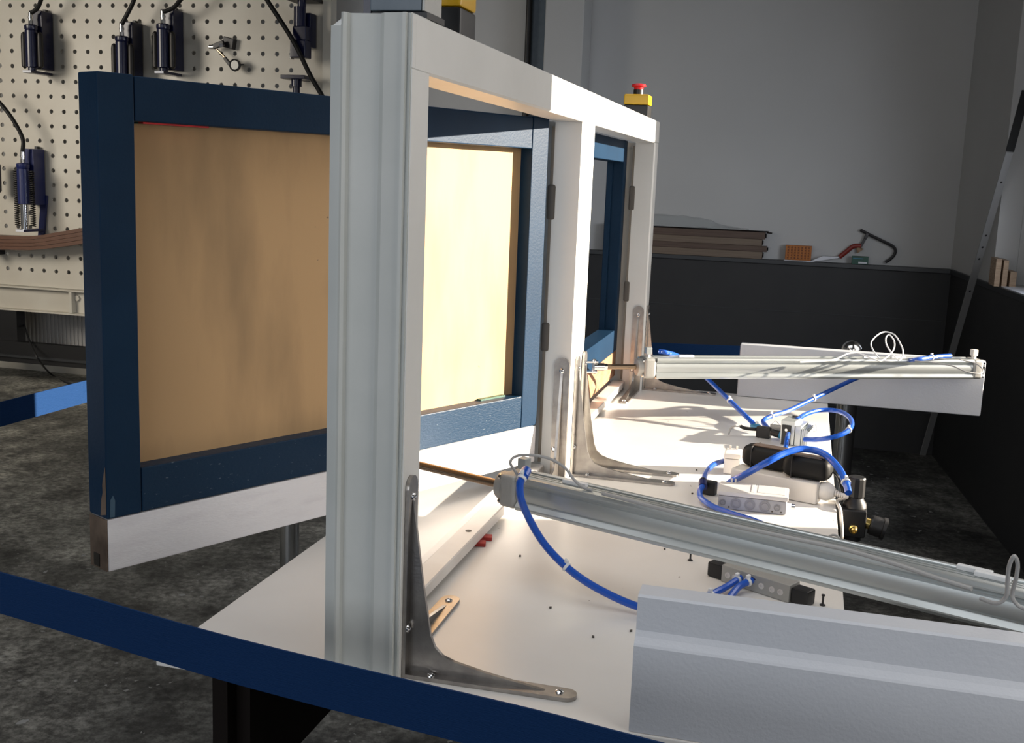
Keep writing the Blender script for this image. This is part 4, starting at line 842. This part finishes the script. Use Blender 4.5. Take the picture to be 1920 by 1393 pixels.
# ================================================================== LEDGE AT THE BACK WALL
LZ = 0.1902; LY = WY-0.040
def lx(u, v): return ony(u, v, LY).x
def lz(u, v): return ony(u, v, LY).z
x0 = -0.72
for i, (u1, zz0, zz1, m, nm) in enumerate(((1430, 0.0, 0.040, 'shelfwood2', 'bottom'), (1438, 0.0405, 0.072, 'shelfwood', 'second from the bottom'), (1428, 0.0725, 0.110, 'shelfwood2', 'third from the bottom'), (1433, 0.1105, 0.150, 'shelfwood', 'top'))):
    x1 = lx(u1, 470); g = G(); g.box(x0, x1, LY-0.028, LY+0.030, LZ+zz0, LZ+zz1, 0.002)
    o = obj('timber_profile', g, m); tag(o, '%s brown timber profile of the stack on the back wall ledge' % nm, 'timber', 'timber profiles on the back ledge')
    g = G(); g.box(x1+0.0003, x1+0.006, LY-0.018, LY+0.020, LZ+zz0+0.008, LZ+zz1-0.008); obj('end_groove', g, 'brown_steel', o)
g = G(); g.box(x0, lx(1441, 432), LY-0.026, LY+0.026, LZ+0.1505, LZ+0.156); g.box(lx(1438, 432), lx(1448, 436), LY-0.02, LY-0.012, LZ+0.144, LZ+0.1508); tag(obj('cover_strip', g, 'brown_steel'), 'thin dark strip lying on top of the timber profiles', 'timber')
g = G(); nx, ny = 26, 5; vs = []
for i in range(nx):
    x = x0+0.05+(lx(1405, 425)-x0-0.05)*i/(nx-1); hgt = 0.004+0.062*max(0, 1-((i-9)/15)**2)*(0.6 if i > 18 else 1)
    vs.append([g.bm.verts.new((x+random.uniform(-.004, .004), LY-0.026+0.052*j/(ny-1), LZ+0.1565+(hgt*math.sin(math.pi*j/(ny-1))**0.6 if 0 < j < ny-1 else 0)+random.uniform(0, 0.007))) for j in range(ny)])
for i in range(nx-1):
    for j in range(ny-1): g.bm.faces.new((vs[i][j], vs[i+1][j], vs[i+1][j+1], vs[i][j+1]))
tag(obj('plastic_film', g, 'film', smooth=False), 'crumpled clear plastic film heaped on the timber stack', 'plastic film')
# paper, orange block, green carton, clamp
a, b = lx(1470, 488), lx(1572, 488)
g = G(); pts = [(a, 0.0), (a+(b-a)*.52, 0.0), (b, 0.030), (b, 0.0345), (a+(b-a)*.70, 0.0345), (a+(b-a)*.50, 0.004), (a, 0.003)]
g.prism(pts, (0, LY-0.030, LZ), (1, 0, 0), (0, 0, 1), (0, 0.05, 0)); tag(obj('paper_sheet', g, 'paper'), 'white paper folded on the ledge, partly under the orange block', 'paper')
ox0, ox1 = lx(1472, 480), lx(1521, 480)
t = thing('orange_block', 'orange ribbed plastic block standing on the paper on the ledge', 'block', ((ox0+ox1)/2, LY, LZ+0.0032))
g = G(); g.box(ox0, ox1, LY-0.022, LY+0.018, LZ+0.0045, LZ+0.086, 0.002); obj('body', g, 'orange', t)
for k in range(8):
    xx = ox0+0.006+k*(ox1-ox0-0.012)/7; g = G(); g.box(xx-0.0045, xx+0.0045, LY-0.0255, LY-0.0222, LZ+0.008, LZ+0.083, 0.001); obj('rib', g, 'orange', t)
    for j in range(5):
        if k < 7:
            x2 = xx+(ox1-ox0-0.012)/14; g = G(); zc = LZ+0.016+j*0.0145; g.box(x2-0.0035, x2+0.0035, LY-0.0228, LY-0.0221, zc-0.004, zc+0.004); obj('slot', g, 'orange_dark', t)
gx0, gx1 = lx(1597, 485), lx(1628, 485)
t = thing('green_carton', 'small dark green carton with a white stripe on the ledge under the clamp', 'box', ((gx0+gx1)/2, LY-0.01, LZ))
g = G(); g.box(gx0, gx1, LY-0.034, LY-0.004, LZ+0.0003, LZ+0.045, 0.002); obj('carton', g, 'green', t)
g = G(); g.box(gx0+0.035, gx1-0.006, LY-0.0346, LY-0.0341, LZ+0.005, LZ+0.015); obj('stripe', g, 'paper', t)
g = G(); g.box(gx0+0.006, gx1-0.03, LY-0.0346, LY-0.0341, LZ+0.030, LZ+0.034); obj('stripe', g, 'cyan', t)
q_ = lambda u, v: ony(u, v, LY+0.014)
t = thing('bar_clamp', 'dark steel bar clamp with a red handle leaning on the ledge', 'clamp', (q_(1660, 492).x, LY+0.014, LZ))
g = G(); g.tube([q_(1613, 431), q_(1640, 445), q_(1665, 457), q_(1675, 463), q_(1679, 470), q_(1676, 479), q_(1668, 487), q_(1660, 491.5)], 0.0085, 8, 4); obj('bar', g, 'clampsteel', t)
g = G(); g.bar(q_(1627, 437), q_(1622, 448), 0.018, 0.022, up=(0, 1, 0), bev=0.003); g.bar(q_(1622, 448), q_(1614, 462), 0.014, 0.016, up=(0, 1, 0), bev=0.003); obj('sliding_jaw', g, 'clampsteel', t)
g = G(); g.tube([q_(1615, 461), q_(1600, 462), q_(1588, 471), q_(1574, 482)], 0.013, 10, 4); obj('handle', g, 'clampred', t)
g = G(); g.cyl(q_(1607, 463), q_(1613, 471), 0.006, 0.022, n=14); obj('pad', g, 'tan', t)
# right ledge: wooden off-cuts and a white sheet
for (xa, xb, zz, nm) in ((1.258, 1.282, 0.125, 'leftmost and tallest'), (1.290, 1.312, 0.120, 'middle'), (1.322, 1.350, 0.070, 'rightmost and lowest')):
    g = G(); g.box(xa, xb, 4.26, 4.42, 0.1902, 0.1902+zz, 0.002)
    tag(obj('wood_offcut', g, 'tan'), '%s of three wooden offcuts on the right window sill' % nm, 'wood', 'wooden offcuts on the right sill')
g = G(); rpanel(g, 3.1, 4.255, 0.1902, 0.1935, 0.180, 0.004); tag(obj('white_strip', g, 'paper'), 'white sheet lying on the right window sill at the picture edge', 'sheet')
# leaning flat bar in the far right corner
pb = Vector((1.150, 5.315, FZ)); pt = onx(1893, 285, 1.262); dd = pt-pb
t = thing('leaning_bar', 'tall pale perforated flat bar leaning in the far right corner', 'bar', pb)
sd_ = Vector((0.95, 0.31, 0)).normalized(); nn = dd.normalized().cross(sd_).normalized()
g = G(); g.frame_box(pb+dd/2, dd/2, sd_*0.017, nn*0.003); br = obj('flat_bar', g, 'pole', t)
for f_ in (0.60, 0.70, 0.735, 0.77, 0.92):
    q = pb+dd*f_; g = G(); g.cyl(q-nn*0.0034, q+nn*0.0034, 0.0055, n=10); obj('bolt_hole', g, 'black', br)
up_ = onx(1924, 170, 1.290)
g = G(); g.bar(pt+dd*0.002, up_, 0.034, 0.012, up=(0, -1, 0)); obj('dark_extension', g, 'rubber', t, label='black upper length')
